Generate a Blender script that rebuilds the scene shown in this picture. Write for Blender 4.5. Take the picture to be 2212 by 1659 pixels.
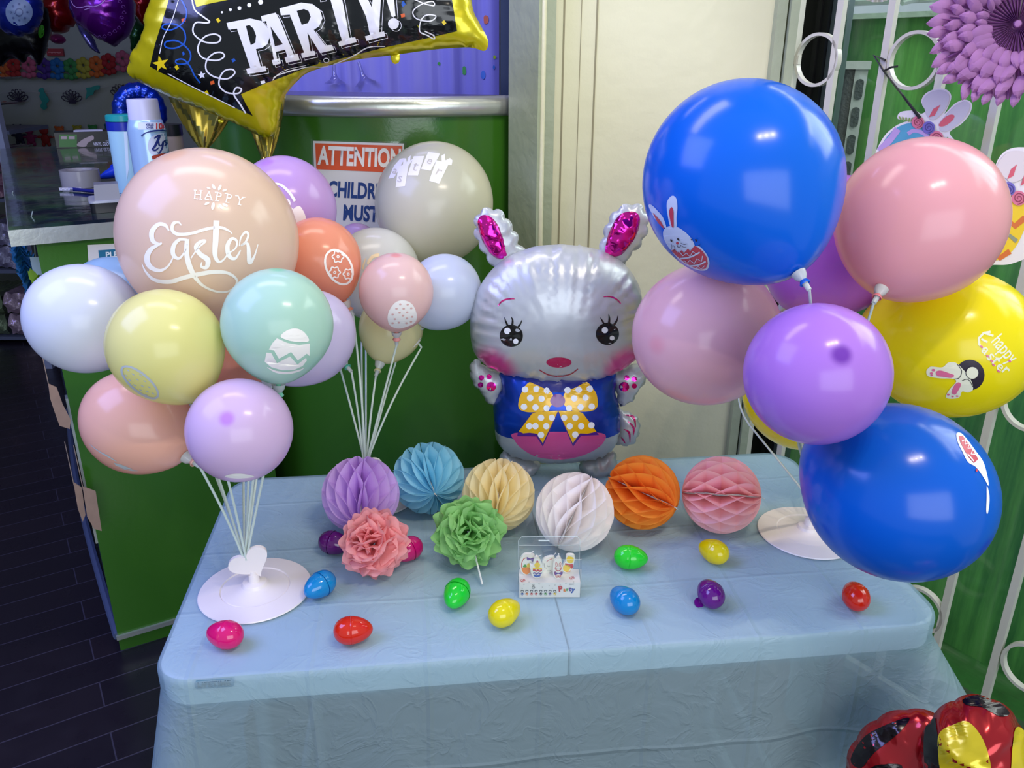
import bpy, bmesh, math, random
import numpy as np
from mathutils import Vector, Matrix, Quaternion
from mathutils.bvhtree import BVHTree
from mathutils.geometry import tessellate_polygon, delaunay_2d_cdt
random.seed(7); rng = np.random.RandomState(7)
SC = bpy.context.scene; COL = SC.collection
for o in list(bpy.data.objects): bpy.data.objects.remove(o)

# ---------------------------------------------------------------- camera
FPX, PITCH, ROLL, CH = 1786.1, .3768, .0049, 1.5786
cp, sp, cr, sr = math.cos(PITCH), math.sin(PITCH), math.cos(ROLL), math.sin(ROLL)
_r = np.array([1, 0, 0.]); _u = np.array([0, sp, cp]); FW = np.array([0, cp, -sp])
RT = cr*_r + sr*_u; UP = -sr*_r + cr*_u; CC = np.array([0, 0, CH])
cam = bpy.data.cameras.new('camera'); camo = bpy.data.objects.new('camera', cam); COL.objects.link(camo)
camo.matrix_world = Matrix(((RT[0], UP[0], -FW[0], 0), (RT[1], UP[1], -FW[1], 0), (RT[2], UP[2], -FW[2], CH), (0, 0, 0, 1)))
cam.sensor_fit = 'HORIZONTAL'; cam.sensor_width = 36; cam.lens = 36*FPX/2212; cam.clip_start = .02
SC.camera = camo
# ---------------------------------------------------------------- colour and exposure
SC.view_settings.view_transform = 'Standard'; SC.view_settings.look = 'None'; SC.view_settings.gamma = 1
SC.view_settings.use_curve_mapping = False
SC.view_settings.exposure = 0.0
# ---------------------------------------------------------------- sky
W = bpy.data.worlds.new('world'); SC.world = W; W.use_nodes = True
wn = W.node_tree.nodes; bgn = wn['Background']; bgn.inputs[0].default_value = (.72, .86, 1, 1); bgn.inputs[1].default_value = .55
# ---------------------------------------------------------------- large lights
def look_at(o, t):
    d = Vector(t) - Vector(o.location); o.rotation_euler = d.to_track_quat('-Z', 'Y').to_euler()
def area(name, loc, tgt, sx, sy, power, col, spread=180):
    l = bpy.data.lights.new(name, 'AREA'); l.shape = 'RECTANGLE'; l.size = sx; l.size_y = sy; l.energy = power; l.color = col
    l.spread = math.radians(spread)
    o = bpy.data.objects.new(name, l); COL.objects.link(o); o.location = loc; look_at(o, tgt); return o
def spot(name, loc, tgt, power, col, ang=70, rad=.03):
    l = bpy.data.lights.new(name, 'SPOT'); l.energy = power; l.color = col; l.spot_size = math.radians(ang); l.spot_blend = .6
    l.shadow_soft_size = rad
    o = bpy.data.objects.new(name, l); COL.objects.link(o); o.location = loc; look_at(o, tgt); return o
area('storefront_daylight', (.9, -1.9, 1.75), (.0, 1.4, .9), 2.8, 1.7, 58, (.88, .94, 1))
area('alley_daylight', (2.6, 1.9, 2.7), (.3, 1.4, .8), 1.4, 1.2, 46, (.9, .97, 1))
area('alley_sky_opening', (1.62, 1.75, 2.75), (1.95, 2.0, .6), 2.6, .35, 36, (.95, 1, .97)).rotation_euler.rotate_axis('Z', 0)
area('violet_left_light', (-1.75, .9, 2.6), (-.6, 1.5, .74), 1.3, 1.3, 50, (.32, .36, 1))  # violet light from the upper left, source out of view
for i in range(3):
    spot('ceiling_spotlight', (.45+.17*i, .35+.05*i, 2.75), (.05, 1.45, .9), 17, (1, .87, .70), 75, .014)
area('counter_top_fill', (-.62, 1.66, 2.93), (-.65, 1.95, 0), 1.3, .35, 13, (1, .93, .86))  # added light, brightens the upper counter fronts and leaves their foot dark
spot('wall_washer', (.35, .9, 2.8), (.33, 2.15, 2.0), 30, (1, .93, .74), 60, .12)

# ---------------------------------------------------------------- pixel helpers (photograph frame 2212x1659)
def ray(x, y): return FW + RT*(x-1106)/FPX - UP*(y-829.5)/FPX
def P(x, y, d): return CC + ray(x, y)*d
def atz(x, y, z):
    d = ray(x, y); return CC + d*((z-CH)/d[2])
def atY(x, y, Y):
    d = ray(x, y); return CC + d*(Y/d[1])
def onpl(x, y, p0, n):
    d = ray(x, y); return CC + d*(np.dot(np.asarray(p0)-CC, n)/np.dot(d, n))
def depth(p): return float(np.dot(np.asarray(p, float)-CC, FW))
def px(p):
    d = np.asarray(p, float)-CC; w = d@FW; return 1106+FPX*(d@RT)/w, 829.5-FPX*(d@UP)/w

# ---------------------------------------------------------------- materials
def lin(c):
    if isinstance(c, str): c = tuple(int(c[i:i+2], 16)/255 for i in (0, 2, 4))
    return tuple(((v/12.92) if v <= .04045 else ((v+.055)/1.055)**2.4) for v in c)+(1,)
_mc = {}
def mat(name, col, rough=.5, metal=0, coat=0, sss=0, spec=.5, transl=0, transp=0, bump=0, bscale=40, emit=0, var=0, vscale=6):
    if name in _mc: return _mc[name]
    m = bpy.data.materials.new(name); m.use_nodes = True; nt = m.node_tree; b = nt.nodes['Principled BSDF']
    c = lin(col)
    b.inputs['Base Color'].default_value = c; b.inputs['Roughness'].default_value = rough; b.inputs['Metallic'].default_value = metal
    b.inputs['Coat Weight'].default_value = coat; b.inputs['Coat Roughness'].default_value = .04
    b.inputs['Specular IOR Level'].default_value = spec
    if sss: b.inputs['Subsurface Weight'].default_value = sss; b.inputs['Subsurface Scale'].default_value = .02
    if emit: b.inputs['Emission Color'].default_value = c; b.inputs['Emission Strength'].default_value = emit
    out = nt.nodes['Material Output']; sh = b.outputs[0]
    tc = nt.nodes.new('ShaderNodeTexCoord')
    if var:
        n = nt.nodes.new('ShaderNodeTexNoise'); n.inputs['Scale'].default_value = vscale; n.inputs['Detail'].default_value = 6
        nt.links.new(tc.outputs['Object'], n.inputs['Vector'])
        mx = nt.nodes.new('ShaderNodeMix'); mx.data_type = 'RGBA'
        mx.inputs[6].default_value = tuple(v*(1-var) for v in c[:3])+(1,); mx.inputs[7].default_value = tuple(min(1, v*(1+var)) for v in c[:3])+(1,)
        nt.links.new(n.outputs[0], mx.inputs[0]); nt.links.new(mx.outputs[2], b.inputs['Base Color'])
    if bump:
        n = nt.nodes.new('ShaderNodeTexNoise'); n.inputs['Scale'].default_value = bscale; n.inputs['Detail'].default_value = 4
        nt.links.new(tc.outputs['Object'], n.inputs['Vector'])
        bp = nt.nodes.new('ShaderNodeBump'); bp.inputs['Strength'].default_value = bump; bp.inputs['Distance'].default_value = .01
        nt.links.new(n.outputs[0], bp.inputs['Height']); nt.links.new(bp.outputs[0], b.inputs['Normal'])
    if transl:
        t = nt.nodes.new('ShaderNodeBsdfTranslucent'); t.inputs[0].default_value = c
        x = nt.nodes.new('ShaderNodeMixShader'); x.inputs[0].default_value = transl
        nt.links.new(sh, x.inputs[1]); nt.links.new(t.outputs[0], x.inputs[2]); sh = x.outputs[0]
    if transp:
        t = nt.nodes.new('ShaderNodeBsdfTransparent'); t.inputs[0].default_value = tuple(min(1, v*.4+.6) for v in c[:3])+(1,)
        x = nt.nodes.new('ShaderNodeMixShader'); x.inputs[0].default_value = transp
        nt.links.new(sh, x.inputs[1]); nt.links.new(t.outputs[0], x.inputs[2]); sh = x.outputs[0]
    nt.links.new(sh, out.inputs[0])
    _mc[name] = m; return m
def glassy(name, tint=(1, 1, 1), refl=.12, rough=.02):
    if name in _mc: return _mc[name]
    m = bpy.data.materials.new(name); m.use_nodes = True; nt = m.node_tree
    nt.nodes.remove(nt.nodes['Principled BSDF'])
    t = nt.nodes.new('ShaderNodeBsdfTransparent'); t.inputs[0].default_value = tint+(1,)
    g = nt.nodes.new('ShaderNodeBsdfGlossy'); g.inputs['Roughness'].default_value = rough
    lw = nt.nodes.new('ShaderNodeLayerWeight'); lw.inputs[0].default_value = .25
    ma = nt.nodes.new('ShaderNodeMath'); ma.operation = 'MULTIPLY_ADD'; ma.inputs[1].default_value = .5; ma.inputs[2].default_value = refl
    nt.links.new(lw.outputs['Fresnel'], ma.inputs[0])
    x = nt.nodes.new('ShaderNodeMixShader'); nt.links.new(ma.outputs[0], x.inputs[0]); nt.links.new(t.outputs[0], x.inputs[1]); nt.links.new(g.outputs[0], x.inputs[2])
    nt.links.new(x.outputs[0], nt.nodes['Material Output'].inputs[0]); _mc[name] = m; return m
def latex(name, col, transl=.28, rough=.2, dots=None, tipcol=None):
    """balloon rubber: glossy skin, light bleeds through; the thick tip (top of local Z) holds more pigment"""
    if name in _mc: return _mc[name]
    m = mat(name, col, rough=rough, coat=.05, transl=transl, spec=.4)
    nt = m.node_tree; b = nt.nodes['Principled BSDF']
    tc = nt.nodes.new('ShaderNodeTexCoord'); sx = nt.nodes.new('ShaderNodeVectorMath'); sx.operation = 'DISTANCE'; sx.inputs[1].default_value = (0, 0, 1.03)
    nt.links.new(tc.outputs['Object'], sx.inputs[0])
    mr = nt.nodes.new('ShaderNodeMapRange'); mr.inputs[1].default_value = .07; mr.inputs[2].default_value = .2; mr.inputs[3].default_value = 1; mr.inputs[4].default_value = 0
    mr.interpolation_type = 'SMOOTHSTEP'
    nt.links.new(sx.outputs['Value'], mr.inputs[0])
    mx = nt.nodes.new('ShaderNodeMix'); mx.data_type = 'RGBA'; c = lin(col); mxv = max(c[:3])
    mx.inputs[6].default_value = c
    mx.inputs[7].default_value = lin(tipcol) if tipcol else tuple(mxv*(v/mxv)**1.5 for v in c[:3])+(1,)
    nt.links.new(mr.outputs[0], mx.inputs[0]); nt.links.new(mx.outputs[2], b.inputs['Base Color'])
    return m

# ---------------------------------------------------------------- object helpers (all geometry is written in world metres)
class MB:
    def __init__(s): s.v = []; s.f = []
    def add(s, V, F):
        k = len(s.v); s.v += [tuple(map(float, p)) for p in V]; s.f += [tuple(i+k for i in f) for f in F]; return s
    def box(s, x0, x1, y0, y1, z0, z1, M=None):
        V = [(x, y, z) for z in (z0, z1) for y in (y0, y1) for x in (x0, x1)]
        if M is not None: V = [tuple(M(p)) for p in V]
        return s.add(V, [(0, 2, 3, 1), (4, 5, 7, 6), (0, 1, 5, 4), (2, 6, 7, 3), (0, 4, 6, 2), (1, 3, 7, 5)])
    def tube(s, pts, r, n=8, cap=True, closed=False):
        pts = [Vector(p) for p in pts]; m = len(pts); rs = r if hasattr(r, '__len__') else [r]*m
        V = []; up = None
        for i, p in enumerate(pts):
            if closed: t = pts[(i+1) % m]-pts[i-1]
            else: t = pts[min(i+1, m-1)]-pts[max(i-1, 0)]
            if t.length < 1e-9: t = Vector((0, 0, 1))
            t.normalize()
            if up is None: up = t.orthogonal().normalized()
            up = (up - t*up.dot(t)); up = up.normalized() if up.length > 1e-6 else t.orthogonal().normalized()
            b = t.cross(up)
            for k in range(n):
                a = 2*math.pi*k/n; V.append(p + (up*math.cos(a)+b*math.sin(a))*rs[i])
        F = []
        for i in range(m if closed else m-1):
            for k in range(n):
                a, b2 = i*n+k, i*n+(k+1) % n; c, d = ((i+1) % m)*n+(k+1) % n, ((i+1) % m)*n+k; F.append((a, b2, c, d))
        if cap and not closed: F.append(tuple(range(n))[::-1]); F.append(tuple((m-1)*n+k for k in range(n)))
        return s.add(V, F)
    def lathe(s, prof, c, axis=(0, 0, 1), n=32, cap=True):
        q = Vector((0, 0, 1)).rotation_difference(Vector(axis).normalized()); c = Vector(c)
        V = []
        for (r, z) in prof:
            for k in range(n):
                a = 2*math.pi*k/n; V.append(c + q @ Vector((r*math.cos(a), r*math.sin(a), z)))
        F = []
        for i in range(len(prof)-1):
            for k in range(n): F.append((i*n+k, i*n+(k+1) % n, (i+1)*n+(k+1) % n, (i+1)*n+k))
        if cap:
            if prof[0][0] > 1e-6: F.append(tuple(range(n))[::-1])
            if prof[-1][0] > 1e-6: F.append(tuple((len(prof)-1)*n+k for k in range(n)))
        return s.add(V, F)
    def prism(s, outline, ex):
        """outline: list of 3D points in a plane; ex: extrusion vector"""
        m = len(outline); V = [Vector(p) for p in outline]; V += [p+Vector(ex) for p in V]
        tr = tessellate_polygon([[Vector(p) for p in outline]])
        F = [t for t in tr]+[tuple(i+m for i in t[::-1]) for t in tr]+[(i, (i+1) % m, (i+1) % m+m, i+m) for i in range(m)]
        return s.add(V, F)
    def ellipsoid(s, c, r, n=16, m=10, M=None):
        V = []
        for i in range(m+1):
            t = math.pi*i/m
            for k in range(n):
                a = 2*math.pi*k/n; p = Vector((r[0]*math.sin(t)*math.cos(a), r[1]*math.sin(t)*math.sin(a), r[2]*math.cos(t)))
                if M is not None: p = M @ p
                V.append(p+Vector(c))
        F = [(i*n+k, (i+1)*n+k, (i+1)*n+(k+1) % n, i*n+(k+1) % n) for i in range(m) for k in range(n)]
        return s.add(V, F)
def wloc(o):
    v = Vector((0, 0, 0))
    while o is not None: v = v+o.location; o = o.parent
    return v
def wmat(o):
    M = Matrix.Identity(4)
    while o is not None:
        q = o.rotation_quaternion.to_matrix() if o.rotation_mode == 'QUATERNION' else o.rotation_euler.to_matrix()
        M = (Matrix.Translation(o.location) @ q.to_4x4() @ Matrix.Diagonal((*o.scale, 1))) @ M; o = o.parent
    return M
def link(name, me, m, parent=None, loc=None):
    if m is not None: me.materials.append(m)
    o = bpy.data.objects.new(name, me); COL.objects.link(o)
    if parent is not None: o.parent = parent
    if loc is not None: o.location = Vector(loc) - (wloc(parent) if parent is not None else Vector())
    return o
def obj(name, mb, m, parent=None, smooth=True, ang=40, label=None, fixn=True):
    """one mesh object from world-space geometry; its origin is its own base centre (top level) or its parent's origin"""
    V = np.array(mb.v); me = bpy.data.meshes.new(name)
    if parent is None: off = np.array([(V[:, 0].min()+V[:, 0].max())/2, (V[:, 1].min()+V[:, 1].max())/2, V[:, 2].min()])
    else: off = np.array(wloc(parent))
    me.from_pydata([tuple(p) for p in V-off], [], mb.f); me.update()
    if fixn:
        bm = bmesh.new(); bm.from_mesh(me); bmesh.ops.remove_doubles(bm, verts=bm.verts, dist=1e-6)
        bmesh.ops.recalc_face_normals(bm, faces=bm.faces)
        bm.to_mesh(me); bm.free()
    if smooth:
        me.polygons.foreach_set('use_smooth', [True]*len(me.polygons))
        try: me.set_sharp_from_angle(angle=math.radians(ang))
        except Exception: pass
    if m is not None: me.materials.append(m)
    o = bpy.data.objects.new(name, me); COL.objects.link(o)
    if parent is None: o.location = off
    else: o.parent = parent
    if label: o['label'] = label
    return o
def tag(o, label, cat, group=None, kind=None):
    o['label'] = label; o['category'] = cat
    if group: o['group'] = group
    if kind: o['kind'] = kind
    return o
def struct(o): o['kind'] = 'structure'; return o
def thing(name, label, cat, loc, group=None):
    o = bpy.data.objects.new(name, None); COL.objects.link(o); o.location = loc; o.empty_display_size = .05
    return tag(o, label, cat, group)
def worldverts(o):
    w = np.array(wloc(o)); q = o.rotation_euler.to_matrix() if o.rotation_mode != 'QUATERNION' else o.rotation_quaternion.to_matrix()
    s = o.scale
    return [Vector(w) + q @ Vector((v.co[0]*s[0], v.co[1]*s[1], v.co[2]*s[2])) for v in o.data.vertices]
def bvh_of(*objs):
    V = []; F = []
    for o in objs:
        k = len(V); V += worldverts(o); F += [tuple(i+k for i in p.vertices) for p in o.data.polygons]
    return BVHTree.FromPolygons(V, F)
def catmull(pts, n=8, closed=False):
    P_ = [np.array(p, float) for p in pts]; m = len(P_); out = []
    for i in range(m if closed else m-1):
        if closed: a, b, c, d = P_[i-1], P_[i], P_[(i+1) % m], P_[(i+2) % m]
        else: a, b, c, d = P_[max(i-1, 0)], P_[i], P_[i+1], P_[min(i+2, m-1)]
        for k in range(n):
            t = k/n; out.append(.5*((2*b)+(-a+c)*t+(2*a-5*b+4*c-d)*t*t+(-a+3*b-3*c+d)*t**3))
    if not closed: out.append(P_[-1])
    return out

# ---------------------------------------------------------------- flat artwork: 2D shapes -> projected onto a real surface
class Art:
    """2D triangles in some pixel frame; o + p/s maps the frame to photograph pixels"""
    def __init__(s, ox=0, oy=0, sc=1): s.v = []; s.t = []; s.ox, s.oy, s.sc = ox, oy, sc
    def _add(s, V, T):
        k = len(s.v); s.v += [(s.ox+p[0]/s.sc, s.oy+p[1]/s.sc) for p in V]; s.t += [tuple(i+k for i in t) for t in T]; return s
    def poly(s, *loops):
        L = [[Vector((p[0], p[1], 0)) for p in l] for l in loops]; V = [p for l in loops for p in l]
        return s._add(V, tessellate_polygon(L))
    def blob(s, pts, n=6): return s.poly([tuple(p) for p in catmull(pts, n, True)])
    def ell(s, cx, cy, a, b=None, rot=0, n=28):
        b = a if b is None else b; c, d = math.cos(math.radians(rot)), math.sin(math.radians(rot)); V = [(cx, cy)]
        for k in range(n):
            t = 2*math.pi*k/n; x, y = a*math.cos(t), b*math.sin(t); V.append((cx+x*c-y*d, cy+x*d+y*c))
        return s._add(V, [(0, 1+k, 1+(k+1) % n) for k in range(n)])
    def ring(s, cx, cy, a, b, w, rot=0, n=40):
        c, d = math.cos(math.radians(rot)), math.sin(math.radians(rot)); V = []
        for k in range(n):
            t = 2*math.pi*k/n
            for q in (0, w):
                x, y = (a-q)*math.cos(t), (b-q)*math.sin(t); V.append((cx+x*c-y*d, cy+x*d+y*c))
        T = []
        for k in range(n): i, j = 2*k, 2*((k+1) % n); T += [(i, i+1, j+1), (i, j+1, j)]
        return s._add(V, T)
    def stroke(s, pts, w=None, n=7, smooth=True, closed=False):
        pts = [tuple(p) if len(p) == 3 else (p[0], p[1], w) for p in pts]
        c = catmull(pts, n, closed) if smooth else [np.array(p, float) for p in pts]
        m = len(c); V = []
        for i in range(m):
            t = (c[(i+1) % m]-c[i-1])[:2] if closed else (c[min(i+1, m-1)]-c[max(i-1, 0)])[:2]
            l = np.linalg.norm(t); t = t/l if l > 1e-9 else np.array([1, 0.]); nn = np.array([-t[1], t[0]])
            V += [tuple(c[i][:2]+nn*c[i][2]/2), tuple(c[i][:2]-nn*c[i][2]/2)]
        T = []
        for i in range(m if closed else m-1): a, b = 2*i, 2*((i+1) % m); T += [(a, a+1, b+1), (a, b+1, b)]
        return s._add(V, T)
    def star(s, cx, cy, R, r, n=5, rot=0):
        return s.poly([(cx+(R if k % 2 == 0 else r)*math.sin(math.radians(rot)+math.pi*k/n), cy-(R if k % 2 == 0 else r)*math.cos(math.radians(rot)+math.pi*k/n)) for k in range(2*n)])
    def text(s, txt, cx, cy, h, rot=0, sx=1, shear=0, bold=0, center=True, width=None):
        V, T = glyphs(txt, bold); V = np.array(V)
        x0, x1 = V[:, 0].min(), V[:, 0].max()
        if width: sx = width/((x1-x0)*h/.7)
        k = h/.7; c, d = math.cos(math.radians(rot)), math.sin(math.radians(rot)); o = []
        for p in V:
            x = (p[0]-((x0+x1)/2 if center else x0))*k*sx; y = -(p[1]-.35)*k; x -= shear*y
            o.append((cx+x*c-y*d, cy+x*d+y*c))
        return s._add(o, T)
_gl = {}
def glyphs(txt, bold=0):
    if (txt, bold) in _gl: return _gl[(txt, bold)]
    cu = bpy.data.curves.new('t', 'FONT'); cu.body = txt; cu.size = 1; cu.resolution_u = 4; cu.offset = bold
    o = bpy.data.objects.new('t', cu); COL.objects.link(o); dg = bpy.context.evaluated_depsgraph_get(); dg.update()
    me = bpy.data.meshes.new_from_object(o.evaluated_get(dg)); V = [tuple(v.co[:2]) for v in me.vertices]; T = []
    me.calc_loop_triangles(); T = [tuple(t.vertices) for t in me.loop_triangles]
    bpy.data.objects.remove(o); bpy.data.curves.remove(cu); bpy.data.meshes.remove(me)
    _gl[(txt, bold)] = (V, T); return V, T
def decal(name, art, m, parent, target, off=.0006, maxlen=14, label=None):
    """lay flat artwork on a surface: target is a BVHTree, or (point, normal) of a plane"""
    me = bpy.data.meshes.new(name); me.from_pydata([(x, y, 0) for x, y in art.v], [], art.t)
    bm = bmesh.new(); bm.from_mesh(me)
    bmesh.ops.remove_doubles(bm, verts=bm.verts, dist=1e-4)
    if not isinstance(target, tuple):
        for _ in range(6):
            es = [e for e in bm.edges if e.calc_length() > maxlen]
            if not es: break
            bmesh.ops.subdivide_edges(bm, edges=es, cuts=1); bmesh.ops.triangulate(bm, faces=[f for f in bm.faces if len(f.verts) > 3])
    IM = wmat(parent).inverted(); bad = []
    for v in bm.verts:
        x, y = v.co[0], v.co[1]
        if isinstance(target, tuple): p = onpl(x, y, *target) - np.asarray(target[1])*off*np.sign(np.dot(target[1], ray(x, y)))
        else:
            d = Vector(ray(x, y)).normalized(); h = target.ray_cast(Vector(CC), d)
            if h[0] is None:
                bad.append(v); continue
            n = h[1] if h[1].dot(d) < 0 else -h[1]; p = np.array(h[0]+n*off)
        v.co = Vector(p)
    if bad: bmesh.ops.delete(bm, geom=bad, context='VERTS')
    for f in bm.faces:
        c = f.calc_center_median()-Vector(CC); f.normal_update()
        if f.normal.dot(c) > 0: f.normal_flip()
        f.smooth = True
    bm.to_mesh(me); bm.free(); me.transform(IM); me.materials.append(m)
    o = bpy.data.objects.new(name, me); COL.objects.link(o); o.parent = parent
    if label: o['label'] = label
    return o

# ---------------------------------------------------------------- inflated foil shapes
def inside(pts, poly):
    x, y = pts[:, 0], pts[:, 1]; c = np.zeros(len(pts), bool); n = len(poly)
    for i in range(n):
        x1, y1 = poly[i]; x2, y2 = poly[i-1]
        m = ((y1 > y) != (y2 > y)) & (x < (x2-x1)*(y-y1)/(y2-y1+1e-12)+x1); c ^= m
    return c
def inflate(outline, res, T, lam=.02, amp=.12, fall=.03, holes=None, seed=0):
    """outline: closed 2D loop (metres). Returns verts (x,y,h) of the front skin, tris, boundary count"""
    o = [np.array(p, float) for p in outline]; B = []
    for i in range(len(o)):
        a, b = o[i-1], o[i]; k = max(1, int(np.linalg.norm(b-a)/res+.5))
        for j in range(k): B.append(a+(b-a)*j/k)
    B = np.array(B); nb = len(B)
    xs = np.arange(B[:, 0].min(), B[:, 0].max(), res); ys = np.arange(B[:, 1].min(), B[:, 1].max(), res*.87)
    G = np.array([(x+(res/2 if j % 2 else 0), y) for j, y in enumerate(ys) for x in xs])
    G = G[inside(G, B)]
    D = np.sqrt(((G[:, None, :]-B[None])**2).sum(2)); dm = D.min(1); G = G[dm > res*.55]
    pts = [Vector(p) for p in np.vstack([B, G])]
    r = delaunay_2d_cdt(pts, [], [list(range(nb))], 1, 1e-7)
    V = np.array([tuple(p) for p in r[0]]); F = [tuple(f) for f in r[2] if len(f) == 3]
    E = np.array(sorted({tuple(sorted((f[i], f[(i+1) % 3]))) for f in F for i in range(3)}))
    cnt = {}
    for f in F:
        for i in range(3): e = tuple(sorted((f[i], f[(i+1) % 3]))); cnt[e] = cnt.get(e, 0)+1
    bd = np.zeros(len(V), bool)
    for e, c in cnt.items():
        if c == 1: bd[e[0]] = bd[e[1]] = True
    n = len(V); deg = np.bincount(E.ravel(), minlength=n).astype(float); deg[deg == 0] = 1; u = np.zeros(n)
    for _ in range(1400):
        s = np.bincount(E[:, 0], u[E[:, 1]], n)+np.bincount(E[:, 1], u[E[:, 0]], n); u = (s/deg+1); u[bd] = 0
    h = T*np.sqrt(u/u.max())
    BP = V[bd]; D = np.sqrt(((V[:, None, :]-B[None])**2).sum(2)); near = D.argmin(1); dm = D.min(1)
    seg = np.linalg.norm(np.roll(B, -1, 0)-B, axis=1); S = np.concatenate([[0], np.cumsum(seg)[:-1]]); s = S[near]
    rs = np.random.RandomState(seed); ph = rs.rand(6)*6.28
    w = np.sin(2*math.pi*s/lam+ph[0]+1.5*np.sin(2*math.pi*s/(lam*5.3)+ph[1]))+.5*np.sin(2*math.pi*s/(lam*.47)+ph[2])
    h = h*(1+amp*w*np.exp(-dm/fall))
    return V, h, F, bd
def foil(name, outline_px, p0, n, res, T, m, parent, lam=.02, amp=.12, fall=.03, scallop=0, slam=.03, smooth_n=5, off=0, label=None, seed=0, back=True, flat=1.0):
    """an inflated foil shape traced in the plane (p0, n), given its own thickness on both sides of that plane"""
    n = np.array(n, float); n /= np.linalg.norm(n); e1 = np.cross([0, 0, 1.], n); e1 /= np.linalg.norm(e1); e2 = np.cross(n, e1)
    p0 = np.array(p0, float)+n*off
    c = catmull(outline_px, smooth_n, True) if smooth_n > 1 else outline_px
    W3 = [onpl(q[0], q[1], p0, n)-p0 for q in c]; L = [np.array([w@e1, w@e2]) for w in W3]
    if scallop:
        L2 = []; tot = 0; ar = sum(L[i-1][0]*L[i][1]-L[i][0]*L[i-1][1] for i in range(len(L)))
        sgn = 1 if ar > 0 else -1; D = []
        for i in range(len(L)):
            a, b = L[i-1], L[i]; k = max(1, int(np.linalg.norm(b-a)/(res*.8)+.5)); t = (b-a)/(np.linalg.norm(b-a)+1e-9); nn = np.array([t[1], -t[0]])*sgn
            for j in range(k): D.append((a+(b-a)*j/k, nn, tot+np.linalg.norm(b-a)*j/k))
            tot += np.linalg.norm(b-a)
        cnt = max(3, round(tot/slam))
        L = [p+nn*scallop*(abs(math.sin(math.pi*s*cnt/tot))**.6-.5) for p, nn, s in D]
    V, h, F, bd = inflate(L, res, T, lam, amp, fall, seed=seed)
    mb = MB(); A = [p0+e1*x+e2*y+n*z*flat for (x, y), z in zip(V, h)]; mb.add(A, F)
    if back: mb.add([p0+e1*x+e2*y-n*z for (x, y), z in zip(V, h)], [f[::-1] for f in F])
    o = obj(name, mb, m, parent, ang=75, label=label)
    return o
# ================================================================ THE ROOM
cream = mat('cream_paint', 'd7d4b4', rough=.45, bump=.25, bscale=18, spec=.4)
olive = mat('shaded_trim_paint', '9fa78e', rough=.4, bump=.3, bscale=25)  # darker tone stands in for shade on the cream corner post
def plankmat():
    m = mat('dark_plank_floor', '15121a', rough=.28, spec=.6); nt = m.node_tree; b = nt.nodes['Principled BSDF']
    tc = nt.nodes.new('ShaderNodeTexCoord'); mp = nt.nodes.new('ShaderNodeMapping'); mp.inputs['Rotation'].default_value = (0, 0, -math.radians(32))
    br = nt.nodes.new('ShaderNodeTexBrick'); br.inputs['Color1'].default_value = lin('1a1520'); br.inputs['Color2'].default_value = lin('211a24'); br.inputs['Mortar'].default_value = lin('3c3848')
    br.inputs['Scale'].default_value = 1; br.inputs['Mortar Size'].default_value = .0022; br.inputs['Brick Width'].default_value = 2.6; br.inputs['Row Height'].default_value = .105; br.inputs['Mortar Smooth'].default_value = .4
    nt.links.new(tc.outputs['Object'], mp.inputs[0]); nt.links.new(mp.outputs[0], br.inputs[0]); nt.links.new(br.outputs[0], b.inputs['Base Color'])
    n = nt.nodes.new('ShaderNodeTexNoise'); n.inputs['Scale'].default_value = 14; mr = nt.nodes.new('ShaderNodeMapRange'); mr.inputs[3].default_value = .16; mr.inputs[4].default_value = .45
    nt.links.new(mp.outputs[0], n.inputs[0]); nt.links.new(n.outputs[0], mr.inputs[0]); nt.links.new(mr.outputs[0], b.inputs['Roughness'])
    bp = nt.nodes.new('ShaderNodeBump'); bp.inputs['Strength'].default_value = .25; bp.inputs['Distance'].default_value = .004; nt.links.new(br.outputs['Fac'], bp.inputs['Height']); bp.invert = True
    nt.links.new(bp.outputs[0], b.inputs['Normal']); return m
GTH = -.95; gd = np.array([math.cos(GTH), math.sin(GTH), 0]); gn = np.array([-math.sin(GTH), math.cos(GTH), 0]); G0 = np.array([.667, 2.15, 0]); GS = .128
g1 = G0+gd*1.9
fl = [(-5, -1.6, 0), (2.2, -1.6, 0), (g1[0]+.02, g1[1], 0), (.69, 2.17, 0), (.69, 2.6, 0), (.3, 5.7, 0), (-5, 5.7, 0)]
f = obj('floor', MB().prism(fl, (0, 0, -.06)), plankmat(), smooth=False); f.location = (0, 0, 0)
f.data.transform(Matrix.Translation(Vector((-1.4, 2.05, -.06)))); struct(f)
o = obj('ceiling', MB().box(-5, .8, 1.2, 5.7, 3.0, 3.05), mat('ceiling_white', 'cfcfcc', rough=.8), smooth=False); struct(o)
o = obj('wall_back', MB().box(.10, .617, 2.15, 2.26, 0, 3.0), cream, smooth=False); struct(o)
mb = MB(); mb.box(.095, .10, 2.146, 2.15, 0, 3); mb.box(.16, .1615, 2.1485, 2.1501, 0, 3.0); 
for x in (.118, .196): mb.box(x, x+.004, 2.1478, 2.1501, 0, 3)
struct(obj('trim_1', mb, mat('seam_shadow_gap', '8d866a', rough=.6), smooth=False))
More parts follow.
